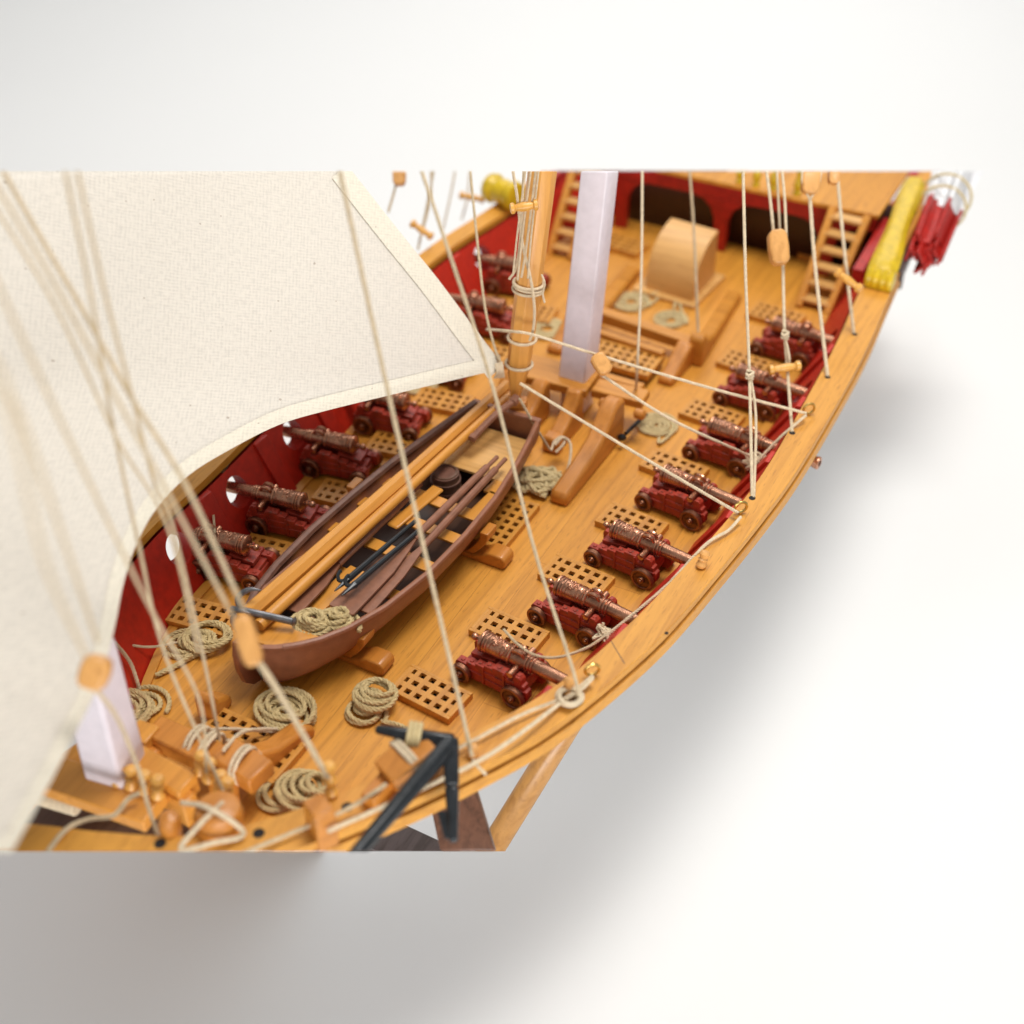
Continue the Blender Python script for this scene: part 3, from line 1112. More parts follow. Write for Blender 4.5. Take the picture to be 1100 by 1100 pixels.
# stem and keel
b = MB()
b.prism([(-55.1, 6.2), (-55.4, 5.0), (-55.4, 3.2), (-55.0, 1.6), (-54.2, 0.7), (-52.4, 0.15), (-48, 0.12), (-18.0, 0.55), (-17.9, 1.2), (-48, 0.8), (-52, 1.3), (-53.6, 3), (-54.2, 6.2)],
        (-4.25, 0, 0), (-3.75, 0, 0), X=(0.03, 1, 0), Y=(0, 0, 1))
b.build('keel', M['boat'], boat, bevel=0.06)
# tiller
b = MB()
a0, a1 = at(553, 430, 7.6), at(508, 470, 6.2)
b.tube(catmull([a0, (a0 + a1) / 2 + np.array([0, 0, 0.3]), a1], 6), 0.34, 10)
b.lathe([(-0.5, 0.2), (-0.4, 0.45), (0.4, 0.45), (0.5, 0.2)], a0, (0, 1, 0.2), 10)
b.lathe([(-0.35, 0.2), (-0.25, 0.4), (0.25, 0.4), (0.35, 0.2)], a1, (0, 1, 0.2), 10)
b.build('tiller', M['oar'], boat)


def inside(s, z):
    """half breadth inside the boat at station s and height z"""
    P = [p for p in boat_sec(s, 0.35)[15:]]
    c = BOW + (STERN - BOW) * s
    return c, float(np.interp(z, [p[2] for p in P], [p[0] - c[0] for p in P]))


for s, wd_ in ((0.21, 1.1), (0.33, 1.2), (0.45, 1.3), (0.565, 1.3), (0.66, 1.3)):
    c, hw = inside(s, 3.9)
    b = MB()
    b.box((c[0], c[1], 3.9), (2 * hw + 0.1, wd_, 0.28), math.radians(-3))
    b.build('thwart', M['spar'], boat, bevel=0.06)
# fore platform, stern sheets, centre planks
b = MB()
P0, P1 = [], []
for s in (0.03, 0.06, 0.105):
    c, hw = inside(s, 5.2)
    P0.append((c[0] - hw, c[1]))
    P1.append((c[0] + hw, c[1]))
poly = P0 + P1[::-1]
b.prism(poly, (0, 0, 5.1), (0, 0, 5.35), X=(1, 0, 0), Y=(0, 1, 0))
b.build('bow_platform', M['spar'], boat, bevel=0.04)
b = MB()
P0, P1 = [], []
for s in (0.80, 0.88, 0.985):
    c, hw = inside(s, 3.9)
    P0.append((c[0] - hw, c[1]))
    P1.append((c[0] + hw, c[1]))
b.prism(P0 + P1[::-1], (0, 0, 3.75), (0, 0, 4.05), X=(1, 0, 0), Y=(0, 1, 0))
b.build('stern_sheets', M['pale'], boat, bevel=0.04)
b = MB()
a0, a1 = at(385, 612, 4.2), at(322, 668, 4.2)
b.bar(a0, a1, 1.7, 0.3)
b.build('centre_plank', M['spar'], boat, bevel=0.06)
b = MB()
a0, a1 = at(471, 524, 4.25), at(421, 566, 4.25)
b.bar(a0, a1, 1.25, 0.3)
b.build('centre_plank', M['spar'], boat, bevel=0.2)
for s in (0.69, 0.78):
    c, hw = inside(s, 3.8)
    b = MB()
    b.box((c[0] + hw - 0.75, c[1] + 0.6, 3.9), (1.4, 3.6, 0.26), math.radians(-8 + s * 5))
    b.build('side_bench', M['spar'], boat, bevel=0.05)

# chocks under the boat
for i, (yc, xr) in enumerate(((-47.2, 2.9), (-31.0, 5.4))):
    ck = empty('boat_chock', (-3.6, yc, 0))
    tag(ck, 'pear wood chock under the bow of the brown boat' if i == 0 else 'pear wood chock under the stern half of the brown boat', 'boat chock', 'chocks carrying the boat')
    half = xr + 3.6
    b = MB()
    prof = [(-half, 0.0), (half, 0.0), (half + 0.35, 0.35), (half + 0.35, 1.05), (half, 1.4), (half - 1.3, 1.45), (half - 2.0, 1.0), (half - 3.0, 0.62), (-half + 3.0, 0.62), (-half + 1.3, 1.45), (-half, 1.4)]
    b.prism(prof, (0, -0.9, 0.0), (0, 0.9, 0.0))
    b.build('beam', M['knee'], ck, bevel=0.15)
    for s_ in (-1, 1):
        b = MB()
        path = catmull([(s_ * (half - 3.4), 0, 0.7), (s_ * (half - 2.6), 0, 1.6), (s_ * (half - 1.9), 0, 2.7), (s_ * (half - 1.75), 0, 3.6)], 6)
        pr = []
        for p in path:
            pr.append((p[0] + s_ * 0.42, p[2]))
        for p in path[::-1]:
            pr.append((p[0] - s_ * 0.42, p[2]))
        b.prism(pr, (0, -0.85, 0), (0, 0.85, 0))
        b.build('arm', M['knee'], ck, bevel=0.1)

# things stowed in the boat
m = MB()
a0, a1 = at(258, 668, 6.1), at(437, 511, 6.0)
a2 = at(545, 414, 6.0)
dirv = (a2 - a0) / np.linalg.norm(a2 - a0)
m.tube([a0, a0 + (a1 - a0) * 0.99], 0.82, 8, phase=math.pi / 8)
m.tube([a1 - (a1 - a0) * 0.01, a2], 0.66, 8, phase=math.pi / 8)
tag(m.build('spar', M['spar'], smooth=20), 'thick eight-sided tan spar lying lengthwise in the brown boat', 'spar', 'spars stowed in the boat')
m = MB()
a0, a2 = at(278, 672, 6.0), at(548, 424, 6.0)
pp = [a0 + (a2 - a0) * t for t in np.linspace(0, 1, 12)]
m.tube(pp, [0.54 - 0.14 * t for t in np.linspace(0, 1, 12)], 14)
tag(m.build('spar', M['spar']), 'thinner round tan spar beside the eight-sided one in the boat', 'spar', 'spars stowed in the boat')


def oar(p0, p1, bl, bw, label, off=0.0):
    """p0 blade tip, p1 handle end, blade length and breadth"""
    p0, p1 = np.array(p0), np.array(p1)
    d_ = (p1 - p0) / np.linalg.norm(p1 - p0)
    L_ = np.linalg.norm(p1 - p0)
    root = empty('oar', (0, 0, 0))
    tag(root, label, 'oar', 'oars in the boat')
    m = MB()
    m.tube([p0 + d_ * (bl * 0.95), p0 + d_ * (bl + 2), p0 + d_ * (L_ * 0.8), p1 - d_ * 1.8, p1 - d_ * 1.7, p1], [0.3, 0.36, 0.36, 0.34, 0.2, 0.22], 10)
    m.build('shaft', M['oar'], root)
    m = MB()
    x = np.cross(d_, (0, 0, 1))
    x /= np.linalg.norm(x)
    prof = [(0, bw * 0.9), (0.15, bw), (bl * 0.55, bw * 0.85), (bl * 0.8, bw * 0.5), (bl, 0.3)]
    poly = [(u, v / 2) for u, v in prof] + [(u, -v / 2) for u, v in prof[::-1]]
    m.prism(poly, p0 - np.array([0, 0, 0.12]), p0 + np.array([0, 0, 0.12]), X=d_, Y=x)
    m.build('blade', M['oar'], root, bevel=0.04)
    return root


oar(at(366, 656, 5.6), at(534, 491, 5.6), 11.0, 2.5, 'brown oar with its broad blade beside the rope coil in the boat bow')
oar(at(389, 657, 5.1), at(543, 493, 5.4), 9.5, 1.7, 'brown oar lying nearest the right gunwale of the boat')
oar(at(312, 656, 5.1), at(452, 520, 4.8), 7.0, 1.9, 'brown oar half hidden under the tan spars in the boat')
m = oar(at(292, 640, 5.5), at(420, 520, 5.4), 8.0, 2.6, 'brown oar lying along the left gunwale of the boat')


def boathook(p0, p1, label):
    p0, p1 = np.array(p0), np.array(p1)
    d_ = (p1 - p0) / np.linalg.norm(p1 - p0)
    x = np.cross(d_, (0, 0, 1))
    x /= np.linalg.norm(x)
    m = MB()
    m.tube([p0, p0 + d_ * 3, p1], [0.3, 0.26, 0.2], 10)
    m.tube([p0 - d_ * 1.6, p0 - d_ * 0.3, p0 + d_ * 0.1], [0.06, 0.2, 0.34], 8)
    m.tube(catmull([p0 + d_ * 0.2, p0 - d_ * 0.3 - x * 0.45, p0 + d_ * 0.1 - x * 0.9 + np.array([0, 0, 0.2]), p0 + d_ * 0.7 - x * 1.0 + np.array([0, 0, 0.3])], 5), [0.17] * 15 + [0.06], 7)
    tag(m.build('boathook', M['iron']), label, 'boathook', 'black boathooks in the boat')


boathook(at(372, 624, 6.6), at(446, 560, 5.6), 'black boathook with a barbed head lying left of the other across the thwarts')
boathook(at(380, 629, 6.7), at(450, 570, 5.9), 'black boathook nearer the broad oar blades in the boat')

k = at(479, 520, 3.0)
keg = empty('barrel', (k[0], k[1], 1.5))
tag(keg, 'small dark oak barrel standing in the brown boat', 'barrel')
m = MB()
m.lathe([(0, 1.15), (0.5, 1.3), (1.6, 1.45), (2.6, 1.3), (3.0, 1.18), (3.02, 1.0), (2.85, 0.98), (2.85, 0.01)], (0, 0, 0), n=28)
m.build('staves', M['keg'], keg)
for z, rr in ((0.5, 1.33), (1.1, 1.43), (2.1, 1.42), (2.75, 1.28)):
    m = MB()
    m.lathe([(-0.13, rr), (-0.12, rr + 0.05), (0.12, rr + 0.04), (0.13, rr - 0.02)], (0, 0, z), n=28)
    m.build('hoop', M['rail_brown'], keg)

# grapnel
gp = empty('grapnel', (0, 0, 0))
tag(gp, 'small grey steel grapnel lying across the bow of the brown boat', 'grapnel')
a0, a1 = at(258, 655, 6.9), at(316, 668, 6.2)
m = MB()
m.tube([a0, a1], 0.3, 10)
m.lathe([(-0.15, 0.3), (0, 0.45), (0.15, 0.3)], a1, a1 - a0, 10)
m.build('shank', M['steel'], gp)
dv = (a1 - a0) / np.linalg.norm(a1 - a0)
xx = np.cross(dv, (0, 0, 1))
xx /= np.linalg.norm(xx)
zz = np.cross(xx, dv)
for k in range(4):
    an = math.pi / 4 + k * math.pi / 2
    e = math.cos(an) * xx + math.sin(an) * zz
    m = MB()
    m.tube(catmull([a0, a0 - dv * 0.4 + e * 0.9, a0 + dv * 0.3 + e * 1.7, a0 + dv * 1.3 + e * 1.9], 6), [0.24] * 12 + [0.22, 0.2, 0.17, 0.14, 0.1, 0.06, 0.03], 8)
    m.build('fluke', M['steel'], gp)

# ------------------------------------------------------------------ bitts, masts, hood, ladders
mb = empty('main_bitts', (0, 0, 0))
tag(mb, 'heavy wooden crossbeam with long sloping knees in front of the white mainmast', 'bitts', 'bitts')
m = MB()
m.box((-2.2, -6.4, 3.7), (8.4, 4.2, 1.0), math.radians(4))
m.box((5.0, -6.0, 3.45), (5.6, 2.4, 0.95), math.radians(4))
m.build('crossbeam', M['beam'], mb, bevel=0.15)


def knee(name, x, yf, yt, zt, parent, wdt=1.7, footh=1.5, mat='knee', rz=0.0):
    s = 1 if yt > yf else -1
    L_ = abs(yt - yf)
    prof = [(0, 0.0), (0.0, footh * 0.8), (0.5, footh), (L_ * 0.35, footh + 0.5), (L_ * 0.6, footh + 1.3), (L_ * 0.76, zt - 0.7), (L_ * 0.82, zt), (L_ * 0.9, zt + 0.25), (L_ * 0.98, zt), (L_, zt - 0.6), (L_, 0.0)]
    b = MB()
    b.prism([(s * u, v) for u, v in prof], (x - wdt / 2, yf, 0), (x + wdt / 2, yf, 0), X=(math.sin(rz), 1, 0), Y=(0, 0, 1))
    return b.build(name, M[mat], parent, bevel=0.38)


for x, yf in ((5.7, -21.3), (1.2, -14.3), (-2.6, -17.5), (-6.2, -17.0)):
    knee('knee', x, yf, -8.2, 4.9 if x > 3 else 4.4, mb, wdt=1.9 if x > 3 else 1.6)
m = MB()
m.box((1.2, -13.6, 0.95), (1.9, 1.5, 1.9))
m.box((-2.9, -15.5, 1.2), (4.6, 1.2, 1.5), math.radians(25))
m.build('step', M['knee'], mb, bevel=0.3)
for x, sx in ((4.3, 0.5), (8.2, 0.5)):
    m = MB()
    m.lathe([(-0.6, 0.3), (-0.4, 0.55), (0.4, 0.55), (0.6, 0.3)], (x, -8.2, 3.3), (1, 0, 0), 14)
    m.build('roller', M['knee'], mb)
m = MB()
m.tube([at(672, 466, 1.4), at(694, 445, 1.4)], 0.22, 8)
m.lathe([(-0.3, 0.2), (0, 0.5), (0.3, 0.2)], at(668, 470, 1.4), (0.4, -1, 0), 10)
tag(m.build('pump_rod', M['iron']), 'short dark iron rod lying behind the rightmost main knee', 'rod')

ab = empty('aft_bitts', (0, 0, 0))
tag(ab, 'low wooden bitts with two long logs pointing aft, before the curved hood', 'bitts', 'bitts')
m = MB()
m.bar((-5.8, 9.3, 2.1), (7.4, 8.0, 2.1), 1.5, 1.3)
m.build('crossbeam', M['beam'], ab, bevel=0.14)
for x, x2 in ((7.9, 6.5), (-5.6, -6.6)):
    m = MB()
    L_ = 16
    prof = [(0, 0), (0, 3.4), (0.5, 3.7), (1.3, 3.6), (2.2, 2.4), (5, 1.5), (L_ - 0.8, 1.15), (L_, 0.6), (L_, 0)]
    m.prism(prof, (x - 0.85, 7.2, 0), (x + 0.85, 7.2, 0), X=((x2 - x) / L_, 1, 0), Y=(0, 0, 1))
    m.build('log', M['beam'], ab, bevel=0.3)
    m = MB()
    prof = [(0, 0), (0, 0.8), (1.5, 1.2), (3.4, 2.3), (4.6, 2.9), (5.4, 2.7), (5.4, 0)]
    m.prism(prof, (x - 2.3, 2.2, 0), (x - 0.5, 2.2, 0), X=(0.05, 1, 0), Y=(0, 0, 1))
    m.build('knee', M['knee'], ab, bevel=0.35)
m = MB()
m.bar((-5, 6.2, 1.5), (5.0, 5.3, 1.5), 0.9, 1.2)
m.build('shelf', M['beam'], ab, bevel=0.1)
m = MB()
m.bar((-4.2, -1.5, 1.0), (5.6, -1.5, 1.0), 1.0, 1.9)
m.build('shelf', M['beam'], ab, bevel=0.1)

hd = MB()
prof = []
for k in range(17):
    a = math.pi / 2 * k / 16
    prof.append((7.0 - 7.0 * max(math.cos(a), 0) ** 0.8, 6.5 * math.sin(a) ** 0.8))
prof += [(7.0, 0)]
hd.prism(prof, (-3.6, 19.6, 0), (2.7, 19.0, 0), X=(0, 1, 0), Y=(0, 0, 1))
hobj = empty('companion_hood', (0, 0, 0))
tag(hobj, 'pale wooden quarter-round companion hood standing on the deck', 'hood')
hd.build('hood_cover', M['hood'], hobj, bevel=0.1, smooth=25)
m = MB()
m.box((-0.5, 22.7, 0.25), (8.2, 8.6, 0.5), math.radians(-4))
m.build('coaming', M['pale'], hobj, bevel=0.1)

# main mast and fore mast, square and white
m = MB()
b0 = np.array([-0.1, -5.6, 3.9])
t0 = np.array([0.6, -2.6, 27.5])
m.bar(b0, t0, 3.0, 3.0, up=(0, 1, 0), w2=2.75, h2=2.75)
m.bar(b0 + np.array([0, 0, -3.8]), b0 + np.array([0, 0, -0.02]), 2.6, 2.6, up=(0, 1, 0))
mast = m.build('mainmast', M['white'], bevel=0.16)
tag(mast, 'square white mainmast standing behind the heavy crossbeam', 'mast', 'white masts')
m = MB()
b0 = at(128, 838, 3.6)
t0 = b0 + np.array([0.5, 0.3, 14.0])
m.tube([b0, t0], [2.35, 2.1], 4, phase=0.95)
tag(m.build('foremast', M['white'], smooth=20, bevel=0.3), 'blurred square white foremast between the fore beams at lower left', 'mast', 'white masts')

# yard of the lateen sail
m = MB()
y0 = np.array([-1.75, -15.6, 8.6])
y1 = np.array([-0.7, -11.9, 30.0])
yd = (y1 - y0) / np.linalg.norm(y1 - y0)
ydr = empty('lateen_yard', (0, 0, 0))
tag(ydr, 'upright brown yard with a pointed lower end, lashed with twine', 'yard')
m.tube([y0 - yd * 1.9, y0 + yd * 1.2, y0 + yd * 1.4, y0 + yd * 4.2, y0 + yd * 8, y1], [0.45, 1.06, 1.13, 1.2, 1.22, 1.32], 8, phase=math.pi / 8)
m.build('spar', M['yard'], ydr, smooth=25, bevel=0.05)
m = MB()
p = y0 - yd * 2.1
m.box((p[0] + 0.5, p[1] - 0.3, p[2]), (1.9, 1.2, 1.1), 0.4)
m.build('cleat', M['knee'], ydr, bevel=0.15)
for u, n_ in ((1.9, 1), (4.6, 1), (9.6, 2), (10.25, 1)):
    m = MB()
    for k in range(n_):
        c = y0 + yd * (u + 0.36 * k)
        rr = 1.24 + 0.02 * u if u < 5 else 1.4
        ring = []
        for j in range(28):
            a = 2 * math.pi * j / 28
            x_ = np.cross(yd, (0, 1, 0))
            x_ /= np.linalg.norm(x_)
            z_ = np.cross(x_, yd)
            ring.append(c + rr * (math.cos(a) * x_ + math.sin(a) * z_) + yd * 0.12 * math.sin(a + k))
        m.tube(ring, 0.15, 7, closed=True)
    m.build('lashing', M['rope_pale'], ydr)


def ladder(b0, b1, t0, t1, n_, label):
    root = empty('ladder', (0, 0, 0))
    tag(root, label, 'ladder', 'ladders to the quarterdeck')
    b0, b1, t0, t1 = [np.array(q, float) for q in (b0, b1, t0, t1)]
    for a, b in ((b0, t0), (b1, t1)):
        m = MB()
        m.bar(a, b, 0.8, 1.2, up=(0, -0.5, 1))
        m.build('stringer', M['spar'], root, bevel=0.06)
    for k in range(n_):
        t = (k + 0.6) / n_
        m = MB()
        a, b = b0 + (t0 - b0) * t, b1 + (t1 - b1) * t
        m.bar(a, b, 1.5, 0.4)
        m.build('tread', M['pale'], root, bevel=0.05)


ladder((13.9, 24.6, 0), (17.4, 24.4, 0), (14.3, 32.0, 9.3), (18.5, 31.8, 9.3), 6, 'wooden ladder leaning on the quarterdeck edge at the right side')
ladder((-18.0, 22.6, 0), (-14.9, 22.6, 0), (-18.0, 29.6, 9.3), (-14.9, 29.6, 9.3), 6, 'wooden ladder at the left side behind the brown yard')

# fore bitts and beams at the bow
fb = empty('fore_bitts', (0, 0, 0))
tag(fb, 'wooden fore bitts with rope turns on the crossbeam at lower left', 'bitts', 'bitts')
m = MB()
zc = 3.4
a, b = at(165, 785, zc), at(222, 812, zc)
m.bar(a, b, 2.2, 1.6)
a, b = at(212, 802, zc), at(246, 818, zc)
m.bar(a, b, 1.6, 1.3)
a, b = at(240, 808, zc), at(282, 836, zc)
m.bar(a, b, 2.5, 1.6)
m.build('crossbeam', M['knee'], fb, bevel=0.2)
for (pf, pt) in (((242, 752), (222, 776)), ((332, 784), (272, 838))):
    a, b = at(*pf, 0.0), at(*pt, 0.0)
    m = MB()
    d_ = (b - a)
    L_ = np.linalg.norm(d_)
    d_ /= L_
    x = np.cross(d_, (0, 0, 1))
    m.prism([(0, 0), (0, 0.9), (0.5, 1.3), (L_ * 0.6, 1.9), (L_ - 0.7, 3.0), (L_, 2.6), (L_, 0)], a - x * 0.85, a + x * 0.85, X=d_, Y=(0, 0, 1))
    m.build('knee', M['knee'], fb, bevel=0.3)
for px, py in ((168, 803), (246, 835)):
    a = at(px, py, 2.9)
    m = MB()
    m.bar((a[0], a[1] - 1.0, 0), (a[0], a[1] - 0.6, 3.5), 1.8, 1.8, up=(0, 1, 0))
    m.build('post', M['knee'], fb, bevel=0.35)
for px in (213, 228, 262):
    c = at(px, 800 + (px - 213) * 0.45, zc)
    m = MB()
    pts = [c + np.array([0.4 * t / 6.283 - 0.4, 1.45 * math.cos(t), 1.3 * math.sin(t)]) for t in np.linspace(0, 4 * math.pi, 48)]
    m.strand(pts, 0.17)
    m.build('rope_turn', M['rope_pale'], fb)

fp = empty('foremast_partners', (0, 0, 0))
tag(fp, 'crossed wooden partner beams round the foot of the foremast', 'mast partners')
for (p, q, w_, h_, z) in (((44, 829), (168, 873), 2.9, 1.2, 4.5), ((140, 815), (204, 850), 2.0, 1.8, 4.6), ((104, 800), (62, 832), 1.9, 1.1, 3.9), ((164, 787), (148, 806), 1.9, 2.4, 3.2), ((205, 858), (190, 872), 1.8, 2.6, 3.4)):
    m = MB()
    m.bar(at(*p, z), at(*q, z), w_, h_)
    m.build('beam', M['spar'], fp, bevel=0.15)


m = MB()
m.tube([at(40, 853, 3.2), at(84, 866, 3.2)], 0.75, 14)
tag(m.build('rod', M['rope_pale'], bevel=0.1), 'cream round rod in the dark gap behind the fore rail', 'rod')


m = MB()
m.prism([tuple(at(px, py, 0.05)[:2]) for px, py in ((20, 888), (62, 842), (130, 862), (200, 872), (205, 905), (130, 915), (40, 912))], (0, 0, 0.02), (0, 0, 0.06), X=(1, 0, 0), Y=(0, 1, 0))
m.build('bow_shade_sheet', M['dark_wood'], ship)  # dark sheet on the deck, painted-in shade behind the bow rail


def belaying_pin(p, axis, length, label, group, mat='pin', scale=1.0):
    m = MB()
    L_, s = length, scale
    m.lathe([(0, 0.1 * s), (0.05 * s, 0.3 * s), (0.25 * s, 0.42 * s), (0.5 * s, 0.34 * s), (0.7 * s, 0.24 * s), (L_ * 0.4, 0.27 * s), (L_ * 0.5, 0.4 * s), (L_ * 0.6, 0.27 * s),
             (L_ - 0.7 * s, 0.22 * s), (L_ - 0.5 * s, 0.32 * s), (L_ - 0.25 * s, 0.42 * s), (L_ - 0.05 * s, 0.3 * s), (L_, 0.1 * s)], p, axis, 14)
    return tag(m.build('belaying_pin', M[mat]), label, 'belaying pin', group)


gp_ = 'boxwood pins at the fore rail'
for i, (px, py) in enumerate(((127, 838), (141, 842), (155, 847), (169, 852))):
    belaying_pin(at(px, py + 6, 4.9), (0.1, 0.2, 1), 2.2, ['leftmost', 'second from left', 'third from left', 'rightmost'][i] + ' blurred boxwood pin beside the foremast foot', gp_, scale=1.25)
for i, (px, py) in enumerate(((215, 826), (224, 834), (236, 847), (243, 855))):
    belaying_pin(at(px, py + 6, 4.9), (0.1, 0.2, 1), 2.2, ['uppermost', 'second', 'third', 'lowest'][i] + ' boxwood pin of the slanting four by the fore bitts', gp_, scale=1.25)
belaying_pin(at(356, 855, 6.7), (-0.05, 0.15, 1), 3.0, 'boxwood pin standing on the fore rail beside a rope coil', gp_, scale=1.2)
belaying_pin(at(507, 812, 6.7), (0.05, 0.25, 1), 1.0, 'stubby pear wood pin on the rail behind the anchor', 'pins on the right rail', 'block')
belaying_pin(at(610, 748, 6.7), (-0.1, 0.35, 1), 1.6, 'rail pin wound with rope beside the brass eyebolt', 'pins on the right rail', 'block', 1.1)
belaying_pin(at(752, 610, 6.7), (0.1, 0.4, 1), 1.6, 'bare round-headed pin on the right rail amidships', 'pins on the right rail', 'block', 1.1)

# timberheads and cathead
th = MB()
c = at(346, 893, RAILZ)
th.bar((c[0], c[1], RAILZ - 1), (c[0] - 0.2, c[1] + 0.3, RAILZ + 2.4), 1.9, 1.5, up=(0.5, 1, 0))
tag(th.build('timberhead', M['knee'], bevel=0.15), 'square pear wood post lashed on the fore rail in the foreground', 'timberhead', 'posts on the fore rail')
th = MB()
c = at(228, 893, RAILZ)
th.lathe([(-1.2, 1.5), (0.8, 1.7), (1.5, 1.5), (1.8, 0.9), (1.85, 0.1)], (c[0], c[1] + 0.8, RAILZ), (0, 0.1, 1), 20)
th.lathe([(-0.7, 0.7), (0.5, 0.8), (1.2, 0.65), (1.5, 0.1)], (c[0] - 2.6, c[1] - 1.2, RAILZ + 0.1), (0, 0.1, 1), 14)
tag(th.build('timberhead', M['knee']), 'rounded pear wood head with crossed rope on the fore rail', 'timberhead', 'posts on the fore rail')
ch = empty('cathead', (0, 0, 0))
tag(ch, 'wooden cathead beam holding the black anchor at the rail', 'cathead')
m = MB()
a, b = at(416, 838, 7.7), at(462, 801, 8.5)
m.bar(a, b, 2.4, 2.2)
m.build('beam', M['knee'], ch, bevel=0.12)
m = MB()
a, b = at(395, 862, 7.3), at(425, 828, 7.4)
m.bar(a, b, 1.2, 1.1)
m.build('tail', M['knee'], ch, bevel=0.12)
m = MB()
c = at(436, 818, 8.0)
dv = at(462, 801, 8.5) - at(416, 838, 7.7)
dv /= np.linalg.norm(dv)
x_ = np.cross(dv, (0, 0, 1))
x_ /= np.linalg.norm(x_)
z_ = np.cross(x_, dv)
for k in range(2):
    ring = []
    for t in np.linspace(0, 2 * math.pi, 32, endpoint=False):
        cx, sx = math.cos(t), math.sin(t)
        kk = 1.0 / max(abs(cx) ** 4 + abs(sx) ** 4, 1e-6) ** 0.25
        ring.append(c + dv * (0.35 * k) + 1.42 * kk * (cx * x_ + 0.92 * sx * z_))
    m.tube(ring, 0.19, 7, closed=True)
m.build('lashing', M['rope_pale'], ch)

# anchor
an = empty('anchor', (0, 0, 0))
tag(an, 'black iron anchor hung at the bow over the rail', 'anchor')
cr = at(484, 797, 9.0)
tip1 = at(403, 783, 9.8)
tip2 = at(487, 905, 5.6)
shk = at(372, 930, 9.6)
m = MB()
m.tube([cr, shk], [0.72, 0.5], 8, phase=math.pi / 8)
m.build('shank', M['iron'], an, smooth=20, bevel=0.06)
for tip, nm in ((tip1, 'arm'), (tip2, 'arm')):
    m = MB()
    d_ = tip - cr
    m.bar(cr - d_ * 0.04, cr + d_ * 0.45, 1.15, 1.1, up=(-FW), w2=1.0, h2=1.0)
    m.bar(cr + d_ * 0.45, tip, 1.0, 1.0, up=(-FW), w2=0.6, h2=0.6)
    m.build('arm', M['iron'], an, bevel=0.22)
m = MB()
v = at(489, 872, 6.8)
m.bar(v - RT * 0.5 + FW * 0.3, tip2 + np.array([0.0, 0.1, 0.2]) - RT * 0.3 + FW * 0.3, 0.35, 1.5, up=(RT * 0.9 + UPV * 0.2), w2=0.35, h2=0.7)
m.build('fluke', M['iron'], an, bevel=0.05)
m = MB()
c = cr + (tip1 - cr) * 0.42
d_ = (tip1 - cr) / np.linalg.norm(tip1 - cr)
x_ = np.cross(d_, (0, 0, 1))
x_ /= np.linalg.norm(x_)
z_ = np.cross(x_, d_)
for k in range(3):
    ring = [c + d_ * 0.33 * k + 0.86 * (math.cos(t) * x_ + math.sin(t) * z_) for t in np.linspace(0, 2 * math.pi, 24, endpoint=False)]
    m.tube(ring, 0.19, 6, closed=True)
m.build('lashing', M['rope_green'], an)

# stand under the hull
st = empty('display_stand', (0, 0, 0))
tag(st, 'dark walnut display stand below the bow, legs on the white table', 'stand')
m = MB()
pz = lambda px, py, dep: atd(px, py, dep)
m.bar(pz(485, 845, 102), pz(528, 1010, 99), 3.7, 1.6, up=(-FW), w2=4.6)
m.build('leg', M['walnut'], st, bevel=0.2)
m = MB()
m.bar(pz(440, 857, 103), pz(500, 857, 103.5), 1.6, 1.4, up=(-FW))
m.build('bracket', M['walnut'], st, bevel=0.15)
m = MB()
m.bar(pz(380, 895, 112), pz(520, 960, 112), 3.6, 3.6)
m.build('stretcher', M['walnut_dark'], st, bevel=0.15)
m = MB()
m.tube([pz(625, 755, 112), pz(520, 925, 112), pz(480, 990, 112)], 1.1, 24)
tag(m.build('round_pole', wood('pole_beech', (0.50, 0.235, 0.055), 1, 0.2, 0.38, 0.2, coat=0.3)), 'round tan wooden pole slanting under the right side of the hull', 'pole')

# furled red and white bundle outside the quarterdeck
fl = empty('flag_bundle', (0, 0, 0))
tag(fl, 'bundle of folded white and red strips tied with cord outside the quarterdeck', 'bundle')
a0, a1 = at(993, 272, 8.0), at(1022, 196, 9.6)
dd = (a1 - a0)
dd2 = dd / np.linalg.norm(dd)
x_ = np.cross(dd2, (0, 0, 1))
x_ /= np.linalg.norm(x_)
z_ = np.cross(x_, dd2)
red, wh = MB(), MB()
random.seed(5)
for k in range(22):
    t = random.uniform(0, 6.28)
    rr = 2.3 * math.sqrt(random.random())
    o_ = rr * (math.cos(t) * x_ + math.sin(t) * z_ * 0.8)
    e0 = random.uniform(-0.08, 0.1)
    rot = random.uniform(0, 3)
    up = math.cos(rot) * x_ + math.sin(rot) * z_
    red.bar(a0 + o_ * 0.85 + dd * e0, a0 + o_ + dd * 0.62, 1.7, 0.32, up=up)
    wh.bar(a0 + o_ * 0.98 + dd * (0.56 + random.uniform(-0.04, 0.04)), a0 + o_ * 1.35 + dd * 1.3, 1.7, 0.45, up=up)
red.build('red_strip', M['red_dull'], fl, bevel=0.05)
wh.build('white_strip', M['white_rag'], fl, bevel=0.08)
m = MB()
for u, rr in ((0.62, 2.75), (0.78, 2.9)):
    ring = [a0 + dd * (u + 0.05 * math.sin(t)) + rr * (math.cos(t) * x_ + 0.9 * math.sin(t) * z_) for t in np.linspace(0, 6.283, 30, endpoint=False)]
    m.tube(ring, 0.16, 6, closed=True)
m.build('cord', M['rope_green'], fl)

# ------------------------------------------------------------------ the sail
FOOT = catmull([(540, 396), (500, 405), (420, 424), (350, 441), (300, 456), (250, 481), (203, 510), (168, 546), (146, 585), (132, 628), (124, 668), (115, 705), (101, 745), (82, 785), (55, 838), (22, 898), (0, 935)], 6)
LEECH = catmull([(373, 178), (398, 210), (432, 253), (470, 300), (505, 347), (528, 377), (541, 393)], 6)[::-1]


